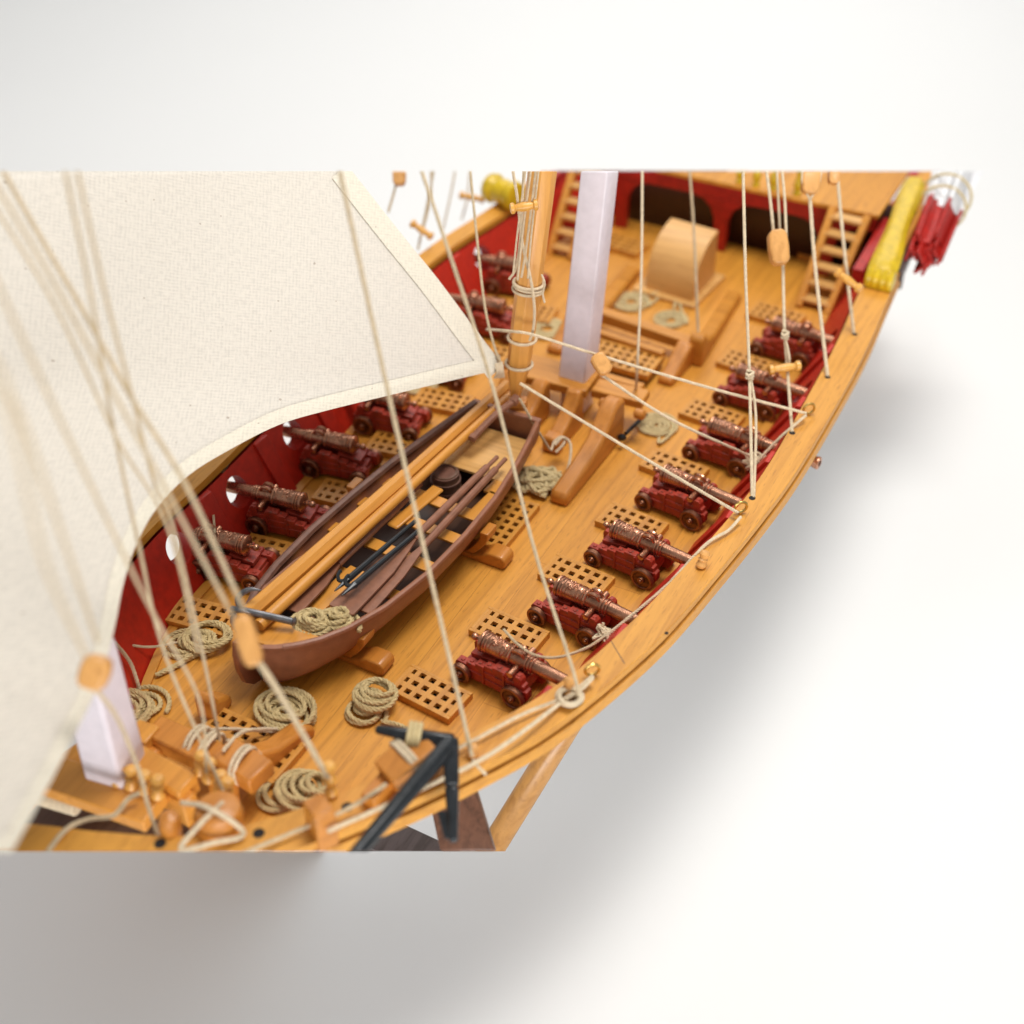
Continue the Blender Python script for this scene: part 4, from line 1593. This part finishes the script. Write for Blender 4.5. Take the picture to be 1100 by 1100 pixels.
def sdep(x, y):
    return 99.2 + 0.0565 * x - 0.0118 * y - 0.045 * (math.sqrt(max(0, y - 400) ** 2 + 1600) - 40) + 0.9 * math.sin(x / 90.0) * math.sin((y - 150) / 120.0)


def spt(x, y, off=0.0):
    return atd(x, y, sdep(x, y) - off)


e2 = np.cross(FW, RT) * -1
SAX, SAY = RT, UPV


def uvmap(o):
    me = o.data
    uv = me.uv_layers.new(name='UVMap')
    for lp in me.loops:
        co = np.array(me.vertices[lp.vertex_index].co)
        uv.data[lp.index].uv = (co @ SAX, co @ SAY)


sroot = empty('sail', (0, 0, 0))
tag(sroot, 'large cream linen sail hanging across the upper left with a sewn hem', 'sail')
nf = len(FOOT)
topc = []
for i in range(nf):
    t = i / (nf - 1)
    # opposite edge: down the leech to the head, along the head, then down the far luff
    if t < 0.6:
        u = t / 0.6
        topc.append((373 - u * 453, 172))
    else:
        u = (t - 0.6) / 0.4
        topc.append((-80, 172 + u * 780))
rows = []
nr = 36
for j in range(nr + 1):
    v = j / nr
    rows_ = []
    for i in range(nf):
        f, tt = FOOT[i], np.array(topc[i])
        if i == 0:
            k = v * (len(LEECH) - 1)
            k0 = int(min(k, len(LEECH) - 2))
            p = LEECH[k0] + (LEECH[k0 + 1] - LEECH[k0]) * (k - k0)
        else:
            p = f + (tt - f) * v
        rows_.append(spt(p[0], p[1]))
    rows.append(rows_)
m = MB()
m.grid(rows)
so = m.build('cloth', M['sail'], sroot, smooth=180, solid=0.06)
uvmap(so)


def hem(curve, wid, side, name):
    C = np.array(curve)
    T = np.gradient(C, axis=0)
    T /= np.linalg.norm(T, axis=1, keepdims=True)
    Nn = np.stack([-T[:, 1], T[:, 0]], 1) * side
    m = MB()
    m.grid([[spt(*(C[i] + Nn[i] * wid * u), 0.14 + 0.14 * (1 - abs(2 * u - 1))) for u in (-0.02, 0.0, 0.25, 0.5, 0.75, 0.97, 1.0)] for i in range(len(C))])
    uvmap(m.build(name, M['hem'], sroot, smooth=180, solid=0.05))


hem(FOOT, 15, 1, 'foot_hem')
hem(LEECH[::-1], 21, 1, 'leech_hem')
m = MB()
for k in range(5):
    p = spt(533 + k * 1.5, 399 - k * 0.5, 0.3)
    m.tube(catmull([p + np.array([0, 0, 0.9]), p + np.array([0.3, -0.3, 0.2]), p + np.array([0.1 * k - 0.2, 0, -0.8])], 4), 0.12, 5)
m.build('clew_stitching', M['rope_pale'], sroot)


# ------------------------------------------------------------------ ropes
def rope(label, pts, r=0.16, mat='rope', group=None, twist=True, n=8, sag=0.0):
    P = catmull(pts, n)
    if sag:
        t = np.linspace(0, 1, len(P))
        P[:, 2] -= sag * 4 * t * (1 - t)
    m = MB()
    if twist:
        m.strand(P, r)
    else:
        m.tube(resample(P, 0.8), r, 8)
    o = m.build('rope', M[mat], smooth=60)
    return tag(o, label, 'rope', group)


Z = RAILZ
gR = 'running ropes made fast on the right rail'
gF = 'blurred foreground ropes over the sail'
# right hand and centre ropes
rope('rope from the top edge across the sail to the stubby pin by the anchor', [atd(362, 170, 84), atd(420, 435, 89), at(507, 812, Z + 0.5)], 0.17, 'rope', gR)
rope('rope across the sail corner and grating down to the rope-wound rail pin', [atd(449, 172, 92), atd(478, 258, 93), atd(530, 418, 96), atd(574, 590, 98), at(616, 722, Z + 3), at(619, 750, Z + 0.3), at(610, 757, Z + 0.2)], 0.15, 'rope', gR)
rope('rope hanging to the sail clew left of the brown yard', [atd(504, 172, 124), atd(513, 262, 124), atd(521, 330, 124), atd(531, 372, 124), atd(540, 394, 124)], 0.14, 'rope')
rope('rope crossing in front of the brown yard and looping at its foot', [atd(549, 172, 111.4), atd(556, 215, 113.6), atd(561, 260, 116.0), atd(570, 300, 118.0), atd(574, 330, 119.6), atd(573, 352, 120.7), atd(569, 366, 121.5)], 0.15, 'rope_pale')
rope('left of two twines hanging down the brown yard', [atd(563, 172, 111.4), atd(560, 240, 114.9), atd(555, 285, 117.3), atd(547, 300, 118.0)], 0.13, 'rope_pale')
rope('right of two twines hanging down the brown yard', [atd(577, 172, 111.4), atd(570, 230, 114.4), atd(564, 275, 116.7), atd(560, 298, 117.9)], 0.13, 'rope_pale')
for k_, (xa, xb, yb) in enumerate(((566, 551, 296), (572, 556, 301), (580, 567, 299))):
    rope(['thin outer twine hanging along the brown yard', 'thin middle twine hanging along the brown yard', 'thin inner twine hanging along the brown yard'][k_],
         [atd(xa, 172, 111.2), atd((xa + xb) / 2 - 2, 245, 115.0), atd(xb, yb, 117.5)], 0.1, 'rope_pale')
rope('frayed rope end at the right of the yard lashing', [atd(582, 295, 117.8), atd(585, 305, 118.3), atd(583, 315, 118.8), atd(585, 325, 119.3)], 0.11, 'rope_pale')
rope('horizontal rope from behind the sail past the yard to the far brass eyebolt', [atd(523, 354, 130), atd(551, 356, 120.8), atd(574, 360, 120.4), atd(638, 380, 120.4), atd(760, 416, 121), at(866, 444, Z + 0.9)], 0.15, 'rope_pale')
rope('sheet rope from the yard foot to the second brass eyebolt', [atd(559, 412, 122), atd(680, 485, 118), at(793, 551, Z + 0.8)], 0.16, 'rope_pale')
rope('rope from the small block down to the tangled cannon muzzle', [atd(645, 402, 121), atd(720, 450, 120), at(808, 491, 4.4)], 0.15, 'rope_pale')
rope('rope from the second eyebolt along the rail to a knot at a cannon wheel', [at(796, 555, Z + 0.8), at(782, 570, Z + 0.4), at(758, 585, Z + 0.3), at(715, 630, 5.6), at(660, 676, 4.0), at(649, 684, 3.6)], 0.15, 'rope_pale')
rope('loose rope curving from the knot over the nearest cannon', [at(649, 684, 3.6), at(630, 696, 3.6), at(600, 706, 4.2), at(575, 704, 4.6), at(556, 692, 4.8), at(541, 676, 4.6)], 0.13, 'rope')
m = MB()
for k in range(5):
    c = at(650, 682, 3.4)
    random.seed(k)
    pts = [c + np.array([random.uniform(-1, 1), random.uniform(-0.8, 0.8), random.uniform(-0.5, 0.6)]) for _ in range(6)]
    m.strand(catmull(pts, 8), 0.13)
tag(m.build('rope_knot', M['rope_pale']), 'knotted rope bundle at the front wheel of the second cannon', 'knot', 'rope knots')
m = MB()
for k in range(6):
    c = at(812, 496, 3.6)
    random.seed(k + 20)
    pts = [c + np.array([random.uniform(-1.1, 1.1), random.uniform(-0.9, 0.9), random.uniform(-0.9, 0.6)]) for _ in range(6)]
    m.strand(catmull(pts, 8), 0.13)
tag(m.build('rope_knot', M['rope_pale']), 'rope tangle at the muzzle of the dull cannon', 'knot', 'rope knots')
rope('doubled rope from the tangled muzzle to the far brass eyebolt', [at(815, 494, 4.4), at(838, 470, 6.2), at(866, 446, Z + 0.9)], 0.15, 'rope_pale')
rope('vertical rope right of the white mast down to the main bitts', [atd(690, 172, 128), atd(689, 290, 128.5), atd(685, 385, 129), at(683, 420, 3.6)], 0.15, 'rope_pale')
rope('vertical rope before the curved hood down to the aft bitts', [atd(740, 172, 139), atd(746, 260, 142), at(750, 362, 2.8)], 0.17, 'rope')
rope('long vertical rope with a knot ending in a rail hole near the far eyebolt', [atd(798, 172, 118), atd(801, 300, 119), atd(805, 400, 120), at(808, 533, Z)], 0.16, 'rope_pale')
rope('second part of that knotted rope, ending at the same rail hole', [atd(806, 402, 119.8), atd(812, 450, 120), at(810, 534, Z)], 0.14, 'rope_pale')
rope('left of three ropes above the long pear block', [atd(822, 172, 127), atd(828, 220, 127), atd(832, 262, 127)], 0.17, 'rope_pale')
rope('middle of three ropes above the long pear block', [atd(834, 172, 128), atd(838, 250, 128)], 0.14, 'rope_pale')
rope('right of three ropes above the long pear block', [atd(839, 172, 127), atd(843, 215, 127), atd(845, 268, 127)], 0.15, 'rope_pale')
rope('rope from the long pear block through a turned toggle to the rail', [atd(841, 284, 127), atd(842, 330, 127), atd(843, 360, 127), atd(846, 398, 127), at(851, 464, Z)], 0.17, 'rope_pale')
rope('short second strand between the knot and the wooden toggle', [atd(843, 360, 126.7), atd(848, 385, 126.8), atd(846, 402, 127)], 0.12, 'rope_pale')
rope('thick rope from the heart block down to a rail hole by the right ladder', [atd(870, 212, 131), atd(876, 290, 130), at(889, 404, Z)], 0.2, 'rope_pale')
rope('rope with a pin toggle down to the rail beside the ladder foot', [atd(898, 172, 132), atd(906, 260, 133), at(917, 358, Z)], 0.2, 'rope_pale')
rope('left of two cords round the heart block at the top', [atd(863, 172, 130.5), atd(862, 195, 130.5), atd(869, 213, 130.7)], 0.12, 'rope_pale')
rope('right of two cords round the heart block at the top', [atd(884, 172, 130.5), atd(880, 196, 130.5), atd(871, 213, 130.7)], 0.12, 'rope_pale')
for px, py, dep, lb in ((805, 403, 119.6, 'small knot in the long vertical rope that ends near the far eyebolt'), (843, 360, 126.6, 'small knot in the rope below the long pear block')):
    m = MB()
    random.seed(px)
    c = atd(px, py, dep)
    m.strand(catmull([c + np.array([0.36 * math.cos(k * 2.2), 0.36 * math.sin(k * 2.2), 0.1 * (k - 3.5)]) for k in range(8)], 6), 0.15)
    tag(m.build('rope_knot', M['rope_pale']), lb, 'knot', 'rope knots')
# far left
rope('grey rope behind the sail edge holding the leftmost dark toggle', [atd(468, 172, 152), atd(458, 225, 152), atd(449, 268, 151)], 0.16, 'rope')
rope('rope below the half hidden block behind the sail edge', [atd(430, 172, 146), atd(425, 200, 146), atd(417, 228, 146)], 0.16, 'rope')
rope('thin rope hanging to the left rail between the toggles', [atd(491, 172, 160), atd(484, 210, 160), atd(476, 246, 160)], 0.13, 'rope')
rope('thin rope through the toggle nearest the yellow scroll', [atd(506, 172, 164), atd(502, 212, 164), atd(496, 236, 164)], 0.13, 'rope')
rope('rope beside it crossing to the leftmost dark toggle', [atd(462, 172, 151), atd(463, 210, 151), atd(455, 245, 151)], 0.13, 'rope')
rope('rope lashed to the left bulwark above a cannon', [at(256, 478, 6.4), at(244, 500, 5.4), at(231, 520, 4.6)], 0.15, 'rope')
rope('rope end hanging from the bulwark lashing over a cannon', [at(221, 532, 4.0), at(228, 546, 3.9), at(231, 572, 4.6)], 0.12, 'rope')
m = MB()
for k in range(4):
    c = at(219, 528, 4.4)
    random.seed(k + 40)
    pts = [c + np.array([random.uniform(-0.7, 0.9), random.uniform(-0.9, 0.9), random.uniform(-0.6, 0.6)]) for _ in range(6)]
    m.strand(catmull(pts, 8), 0.14)
tag(m.build('rope_knot', M['rope_green']), 'grey rope knot on a cleat of the left red bulwark', 'knot', 'rope knots')
# foreground, out of focus
FG = [([(-10, 160, 86), (35, 240, 86), (90, 335, 86), (140, 425, 86), (200, 522, 86), (262, 655, 87)], 0.20, 'thickest blurred rope from the upper left corner to the foreground block'),
      ([(-10, 190, 80), (50, 290, 81), (110, 400, 82), (175, 520, 83), (250, 662, 87)], 0.16, 'blurred rope just left of the thickest one, ending at the foreground block'),
      ([(67, 170, 82), (100, 330, 84), (118, 440, 86), (150, 590, 89), (178, 705, 91), (243, 858, 93)], 0.15, 'blurred rope starting above the sail left of its twin and ending at the slanting pins'),
      ([(80, 170, 82), (112, 312, 84), (143, 430, 86), (166, 520, 88), (184, 560, 89), (215, 690, 92), (236, 795, 96)], 0.15, 'right twin of the two blurred ropes starting above the sail'),
      ([(-10, 290, 76), (50, 420, 78), (118, 565, 82), (165, 660, 86), (214, 752, 91), (222, 830, 93)], 0.14, 'blurred rope passing left of the sail curve to the uppermost slanting pin'),
      ([(-10, 380, 70), (30, 470, 72), (75, 600, 77), (105, 690, 82)], 0.14, 'blurred rope running down to the banded block at the sail edge'),
      ([(-10, 215, 84), (60, 330, 84), (125, 470, 86), (168, 540, 88), (190, 600, 90), (212, 700, 93)], 0.13, 'blurred rope passing the sail curve toward the deck coil'),
      ([(98, 735, 86), (125, 770, 88), (150, 830, 91), (158, 862, 92), (172, 905, 92)], 0.18, 'blurred rope beside the foremast down to a hole in the fore rail'),
      ([(0, 400, 66), (20, 480, 68), (50, 610, 72), (92, 705, 80)], 0.13, 'leftmost blurred rope running down to the banded block')]
for pts, r_, lb in FG:
    rope(lb, [atd(p[0], p[1], p[2] - (96 - p[2]) * 0.7) for p in pts], r_ * 0.85, 'rope', gF)
rope('thick rope from the foreground block to the boxwood pin on the fore rail', [atd(274, 706, 79.5), atd(300, 745, 84), at(352, 835, Z + 2.0)], 0.23, 'rope', gF)
rope('short twin rope from behind the sail curve to the left deck coil', [at(123, 690, 5), at(140, 712, 2.5), at(150, 740, 0.6)], 0.17, 'rope')
rope('thin rope stretched from the bulwark to the left deck coil', [at(120, 690, 3.0), at(160, 695, 1.6), at(190, 690, 0.8)], 0.12, 'rope')
rope('rope from the fore bitts to the coil behind them', [at(240, 806, 4.6), at(262, 786, 3.6), at(300, 783, 1.0), at(318, 780, 0.5)], 0.17, 'rope_pale')
rope('second rope from the fore bitts running right over the grating', [at(212, 785, 4.4), at(250, 783, 2.6), at(300, 786, 0.6), at(330, 780, 0.3)], 0.14, 'rope_pale')
rope('rope along the rail from the wound pin to the timberhead', [at(637, 726, Z + 0.9), at(612, 747, Z + 0.5), at(560, 787, Z + 1.0), at(513, 818, Z + 1.2), at(430, 858, Z + 1.3), at(352, 893, Z + 1.2)], 0.17, 'rope_pale', gR)
rope('rope from the wound pin passing behind the anchor to the cathead', [at(606, 750, Z + 0.4), at(560, 768, Z + 0.6), at(500, 800, Z + 0.6), at(455, 820, 8.2)], 0.15, 'rope_pale', gR)
rope('rope from the cathead down the fore rail to the lower left', [at(415, 842, 8.4), at(375, 868, 7.6), at(320, 892, 7.3), at(240, 925, 7.3)], 0.16, 'rope', gR)
rope('short frayed rope end on the rail by the stubby pin', [at(508, 816, Z + 1.0), at(516, 826, Z + 0.9), at(522, 832, Z + 0.4)], 0.12, 'rope_pale')
rope('rope from the brass eyebolt to the wound pin', [at(637, 728, Z + 0.9), at(625, 740, Z + 0.6), at(608, 752, Z + 0.6)], 0.15, 'rope_pale', gR)
rope('rope turns crossed over the rounded timberhead', [at(195, 862, 7.5), at(225, 868, 9.0), at(262, 895, 7.2), at(230, 905, 7.4), at(194, 912, 7.2), at(215, 885, 8.6), at(240, 862, 8.4)], 0.2, 'rope_pale')
rope('rope sagging over the partner beams at lower left', [at(40, 930, 7.0), at(70, 892, 6.9), at(95, 880, 6.5), at(122, 876, 6.0), at(138, 858, 6.0), at(150, 852, 6.2)], 0.2, 'rope')
rope('rope end hanging from the deck bitts to the grey rope heap', [at(558, 428, 8.5), at(575, 458, 5.5), at(590, 482, 2.6)], 0.14, 'rope')
rope('loop of rope from the knee foot to the grey rope heap', [at(596, 478, 2.6), at(605, 470, 2.9), at(613, 478, 2.4), at(611, 500, 1.4), at(602, 520, 0.5)], 0.15, 'rope_pale')
rope('rope turns about the foremost knee foot', [at(592, 484, 2.2), at(596, 474, 2.6), at(604, 469, 2.8), at(606, 476, 2.4), at(597, 486, 2.0)], 0.15, 'rope_pale')
m = MB()
for k in range(3):
    c = at(612, 748, Z + 0.25 + 0.25 * k)
    ring = [c + np.array([(0.95 - 0.1 * k) * math.cos(t), (0.95 - 0.1 * k) * math.sin(t), 0]) for t in np.linspace(0, 6.283, 24, endpoint=False)]
    m.tube(ring, 0.17, 6, closed=True)
tag(m.build('rope_turns', M['rope_pale']), 'turns of rope wound round the rail pin beside the eyebolt', 'rope turns')


# blocks and toggles
def block(p, axis, length, wdt, thick, label, group='pear wood blocks'):
    """oval wooden block with a score"""
    ax = np.array(axis, float)
    ax /= np.linalg.norm(ax)
    m = MB()
    x = np.cross(ax, FW)
    x /= np.linalg.norm(x)
    prof = [(-length / 2, wdt * 0.28), (-length * 0.36, wdt * 0.46), (0, wdt * 0.5), (length * 0.36, wdt * 0.46), (length / 2, wdt * 0.28)]
    poly = [(u, v) for u, v in prof] + [(u, -v) for u, v in prof[::-1]]
    f = np.cross(ax, x)
    p = np.array(p)
    m.prism(poly, p - f * thick / 2, p + f * thick / 2, X=ax, Y=x)
    o = m.build('block', M['block'], bevel=0.22)
    return tag(o, label, 'block', group)


upv = UPV * 0.9 + FW * -0.2
block(atd(836, 266, 126.6), RT * 0.12 - UPV, 3.4, 1.9, 1.5, 'long grooved pear block on the three ropes before the dark arch')
block(atd(871, 192, 130.8), RT * 0.1 + UPV, 3.2, 1.9, 1.0, 'heart shaped block at the top left of the right ladder')
block(atd(896, 186, 132.4), RT * 0.1 + UPV, 2.2, 1.1, 1.0, 'small block at the top above the right ladder')
block(atd(646, 391, 119.8), RT * 0.55 - UPV * 0.85, 2.1, 1.5, 1.2, 'small oval block under the horizontal rope right of the white mast')
block(atd(266, 688, 79.5), RT * 0.3 - UPV, 3.2, 1.25, 1.2, 'blurred oval block in the foreground over the boat bow')
block(atd(429, 187, 146), UPV, 2.6, 1.5, 1.2, 'half hidden block above the left rail behind the sail edge')
block(atd(102, 722, 76), UPV * 0.9 + RT * 0.3, 2.0, 1.7, 1.2, 'blurred banded tan block at the sail edge over the foremast')


def toggle(p, axis, length, label):
    m = MB()
    ax = np.array(axis, float)
    ax /= np.linalg.norm(ax)
    L_ = length
    m.lathe([(-L_ / 2, 0.3), (-L_ * 0.46, 0.5), (-L_ * 0.36, 0.5), (-L_ * 0.3, 0.3), (-0.15, 0.42), (0.15, 0.42), (L_ * 0.3, 0.3), (L_ * 0.36, 0.5), (L_ * 0.46, 0.5), (L_ / 2, 0.3)], p, ax, 14)
    tag(m.build('toggle', M['pin']), label, 'toggle', 'turned wooden toggles')


toggle(atd(843, 395, 126.4), RT + UPV * 0.15, 3.2, 'turned wooden toggle on the rope before the second cannon from the ladder')
toggle(atd(911, 301, 132.5), RT - UPV * 0.75, 3.2, 'turned wooden toggle slanting before the right ladder')
toggle(atd(563, 222, 113.6), RT + UPV * 0.15, 2.5, 'turned wooden toggle on the twine of the brown yard')
toggle(atd(453, 247, 150), RT - UPV * 0.7, 3.0, 'dark turned toggle at the left edge beside the sail')
toggle(atd(507, 212, 162), RT - UPV * 0.2, 3.2, 'turned toggle above the left rail beside the yellow scroll')

# brass eyebolts and rail holes
for i, (px, py, lb) in enumerate(((636, 727, 'brass eyebolt on the right rail nearest the anchor'), (795, 552, 'brass eyebolt on the right rail beside the fourth cannon'), (868, 446, 'brass eyebolt on the right rail furthest aft'))):
    c = at(px, py, RAILZ)
    m = MB()
    c2 = np.array([c[0], c[1], RAILZ + 0.75])
    ring = [c2 + 0.55 * (math.cos(t) * np.array([0.75, 0.66, 0]) + math.sin(t) * np.array([0, 0, 1])) for t in np.linspace(0, 6.283, 24, endpoint=False)]
    m.tube(ring, 0.13, 8, closed=True)
    m.tube([(c[0], c[1], RAILZ - 0.1), (c[0], c[1], RAILZ + 0.25)], 0.16, 8)
    tag(m.build('eyebolt', M['brass']), lb, 'eyebolt', 'brass eyebolts on the right rail')
for px, py in ((808, 535), (851, 465), (889, 405), (918, 359), (172, 906), (278, 895), (373, 867), (716, 680)):
    c = at(px, py, RAILZ)
    rr = 0.16 if px == 716 else (0.3 if px > 640 else 0.42)
    m = MB()
    m.lathe([(-0.02, rr), (0.012, rr)], (c[0], c[1], RAILZ), n=14)
    m.build('rope_hole', M['dark'], rail)


# ------------------------------------------------------------------ coils
def coil(px, py, z0, rx, ry, turns, r, label, mat='rope_coil', shift=(0, 0), jit=0.12, spiral=False, inner=0.35, tail=None, rot=0.0, height=None, seed=1, grp='rope coils on the deck', turnseg=26):
    random.seed(seed)
    c = at(px, py, z0)
    pts = []
    N_ = int(turns * turnseg)
    hh = height if height is not None else r * 1.1 * turns * 0.55
    jx = [random.gauss(0, jit) for _ in range(int(turns) + 3)]
    jy = [random.gauss(0, jit) for _ in range(int(turns) + 3)]
    js = [random.uniform(1 - jit, 1 + jit * 0.3) for _ in range(int(turns) + 3)]
    for i in range(N_ + 1):
        u = i / turnseg
        k = int(u)
        f = u - k
        lerp = lambda A: A[k] * (1 - f) + A[k + 1] * f
        t = 2 * math.pi * u
        if spiral:
            rad = inner + (1 - inner) * (1 - u / turns)
            zz = r * 0.95 + 0.05 * math.sin(t * 1.7)
        else:
            ph = u / 3.4
            saw = abs((ph % 2) - 1)
            rad = (inner + (1 - inner) * saw) * lerp(js)
            zz = r * 0.9 + hh * (u / turns) + 0.12 * math.sin(t * 1.3 + k)
        x = rx * rad * math.cos(t) + lerp(jx) * rx * 0.5 + shift[0] * u / turns
        y = ry * rad * math.sin(t) + lerp(jy) * ry * 0.5 + shift[1] * u / turns
        xr = x * math.cos(rot) - y * math.sin(rot)
        yr = x * math.sin(rot) + y * math.cos(rot)
        pts.append((c[0] + xr, c[1] + yr, z0 + max(zz, r * 0.8)))
    if tail is not None:
        tl = [np.array(q, float) for q in tail]
        pts = list(catmull(tl[::-1] + [np.array(pts[0])], 8)) + pts[1:]
    m = MB()
    m.strand(np.array(pts), r, n=5)
    o = m.build('rope_coil', M[mat], smooth=60)
    return tag(o, label, 'rope coil', grp)


coil(390, 768, 0, 1.75, 1.5, 10, 0.22, 'tall rope coil with stepped turns between the anchor arm and the boat bow', shift=(0.6, 2.1), jit=0.2, inner=0.62, height=1.4, seed=2, tail=[at(412, 775, 0.25), at(435, 782, 0.25), at(452, 800, 0.25), at(458, 808, 0.4)])
coil(308, 769, 0, 2.7, 2.1, 9, 0.22, 'oval rope coil in the boat shadow behind the fore bitts', jit=0.17, inner=0.2, height=1.3, seed=3)
coil(196, 696, 0, 2.2, 1.9, 9, 0.22, 'rope coil on the deck below the left bulwark, two piles wide', shift=(2.6, 1.2), jit=0.17, inner=0.35, height=0.9, seed=4, rot=0.3, tail=[at(168, 725, 0.3), at(188, 716, 0.3), at(206, 703, 0.6)])
coil(160, 757, 0, 2.2, 1.9, 9, 0.22, 'rope coil beside the foremast bitts at the left', shift=(-1.2, -2.4), jit=0.16, inner=0.35, height=0.9, seed=5)
coil(300, 858, 0, 2.1, 1.8, 11, 0.22, 'overlapping rope coil beside the boxwood pin on the fore rail', shift=(2.9, 1.5), jit=0.14, inner=0.4, height=1.7, seed=6)
coil(705, 458, 0, 2.15, 2.15, 4.6, 0.2, 'flat round spiral coil between two right hand gratings', 'rope_green', jit=0.04, spiral=True, inner=0.12, seed=7, tail=[at(709, 476, 0.25), at(708, 470, 0.35)])
coil(677, 326, 0, 2.3, 2.3, 4.0, 0.2, 'pale flat coil before the left corner of the curved hood', 'rope_green', jit=0.04, spiral=True, inner=0.25, seed=8, tail=[at(718, 310, 0.3), at(700, 317, 0.4)])
coil(720, 345, 0, 2.0, 2.0, 3.6, 0.19, 'pale flat coil before the right corner of the curved hood', 'rope_green', jit=0.04, spiral=True, inner=0.25, seed=9, tail=[at(728, 322, 0.3), at(724, 332, 0.4)])
coil(587, 355, 0, 2.3, 2.3, 4.5, 0.22, 'flat coil on the deck just right of the yard, partly hidden', 'rope_green', jit=0.04, spiral=True, inner=0.3, seed=10)
coil(450, 415, 0, 2.0, 2.0, 4, 0.22, 'flat coil peeping out under the sail hem at the left', 'rope_green', jit=0.04, spiral=True, inner=0.3, seed=12)
# heap by the knee
random.seed(11)
c = at(578, 521, 0)
pts = []
for k in range(46):
    a = k * 2.4 + random.uniform(-0.4, 0.4)
    rr = random.uniform(1.2, 2.5)
    pts.append((c[0] + rr * 1.15 * math.cos(a), c[1] + rr * 0.95 * math.sin(a), 0.25 + 1.5 * (k / 46) * (1.15 - rr / 2.9) + random.uniform(0, 0.25)))
m = MB()
m.strand(catmull(pts, 8), 0.22)
tag(m.build('rope_coil', M['rope_green'], smooth=60), 'loose grey green rope heap between the boat stern and the long knee', 'rope coil', 'rope coils on the deck')
# coil in the boat
random.seed(13)
m = MB()
for (px, py, rr, nt) in ((334, 667, 1.75, 7), (363, 663, 1.55, 6)):
    c = at(px, py, 5.5)
    pts = []
    off = [(random.gauss(0, 0.2), random.gauss(0, 0.2), random.uniform(0.75, 1.1)) for _ in range(nt + 2)]
    for i in range(nt * 20):
        t = 2 * math.pi * i / 20
        u = i / (nt * 20)
        k = i // 20
        f = i / 20 - k
        ox, oy, os_ = [off[k][q] * (1 - f) + off[k + 1][q] * f for q in range(3)]
        rad = rr * (1 - 0.8 * u) * os_
        pts.append((c[0] + rad * 1.25 * math.cos(t) + ox, c[1] + rad * 0.95 * math.sin(t) + oy, c[2] - 0.5 + 1.1 * u + 0.12 * math.sin(2 * t + k)))
    m.strand(pts, 0.22)
tag(m.build('rope_coil', M['rope_coil'], smooth=60), 'rope coil of two spirals lying in the bow of the brown boat', 'rope coil')

# ------------------------------------------------------------------ model only what the photograph shows: the ship is cut off level above and below it
n_top = -np.cross(ray(0, 184), ray(1100, 184))
n_bot = np.cross(ray(0, 914.5), ray(1100, 914.5))
n_top /= np.linalg.norm(n_top)
n_bot /= np.linalg.norm(n_bot)
if n_top @ UPV < 0:
    n_top = -n_top
if n_bot @ UPV > 0:
    n_bot = -n_bot
bpy.context.view_layer.update()
for o in list(bpy.data.objects):
    if o.type != 'MESH' or o.name.startswith('backdrop'):
        continue
    co = np.array([o.matrix_world @ v.co for v in o.data.vertices])
    if not len(co):
        continue
    s1, s2 = (co - CAM) @ n_top, (co - CAM) @ n_bot
    for s_, nn in ((s1, n_top), (s2, n_bot)):
        if s_.max() <= 1e-4:
            continue
        if s_.min() >= 0:
            if not o.children:
                bpy.data.objects.remove(o)
                o = None
                break
            continue
        if o.data.users > 1:
            o.data = o.data.copy()
        inv = o.matrix_world.inverted()
        pc = inv @ Vector(CAM)
        pn = (inv.to_3x3() @ Vector(nn)).normalized()
        bm = bmesh.new()
        bm.from_mesh(o.data)
        res = bmesh.ops.bisect_plane(bm, geom=bm.verts[:] + bm.edges[:] + bm.faces[:], plane_co=pc, plane_no=pn, clear_outer=True)
        if not any(md.type == 'SOLIDIFY' for md in o.modifiers) and o.data.name.split('.')[0] not in ('deck', 'bulwark', 'unseen_white_hull', 'rope'):
            ed = [e for e in res['geom_cut'] if isinstance(e, bmesh.types.BMEdge) and e.is_boundary]
            try:
                bmesh.ops.holes_fill(bm, edges=ed)
            except Exception:
                pass
        bm.to_mesh(o.data)
        bm.free()
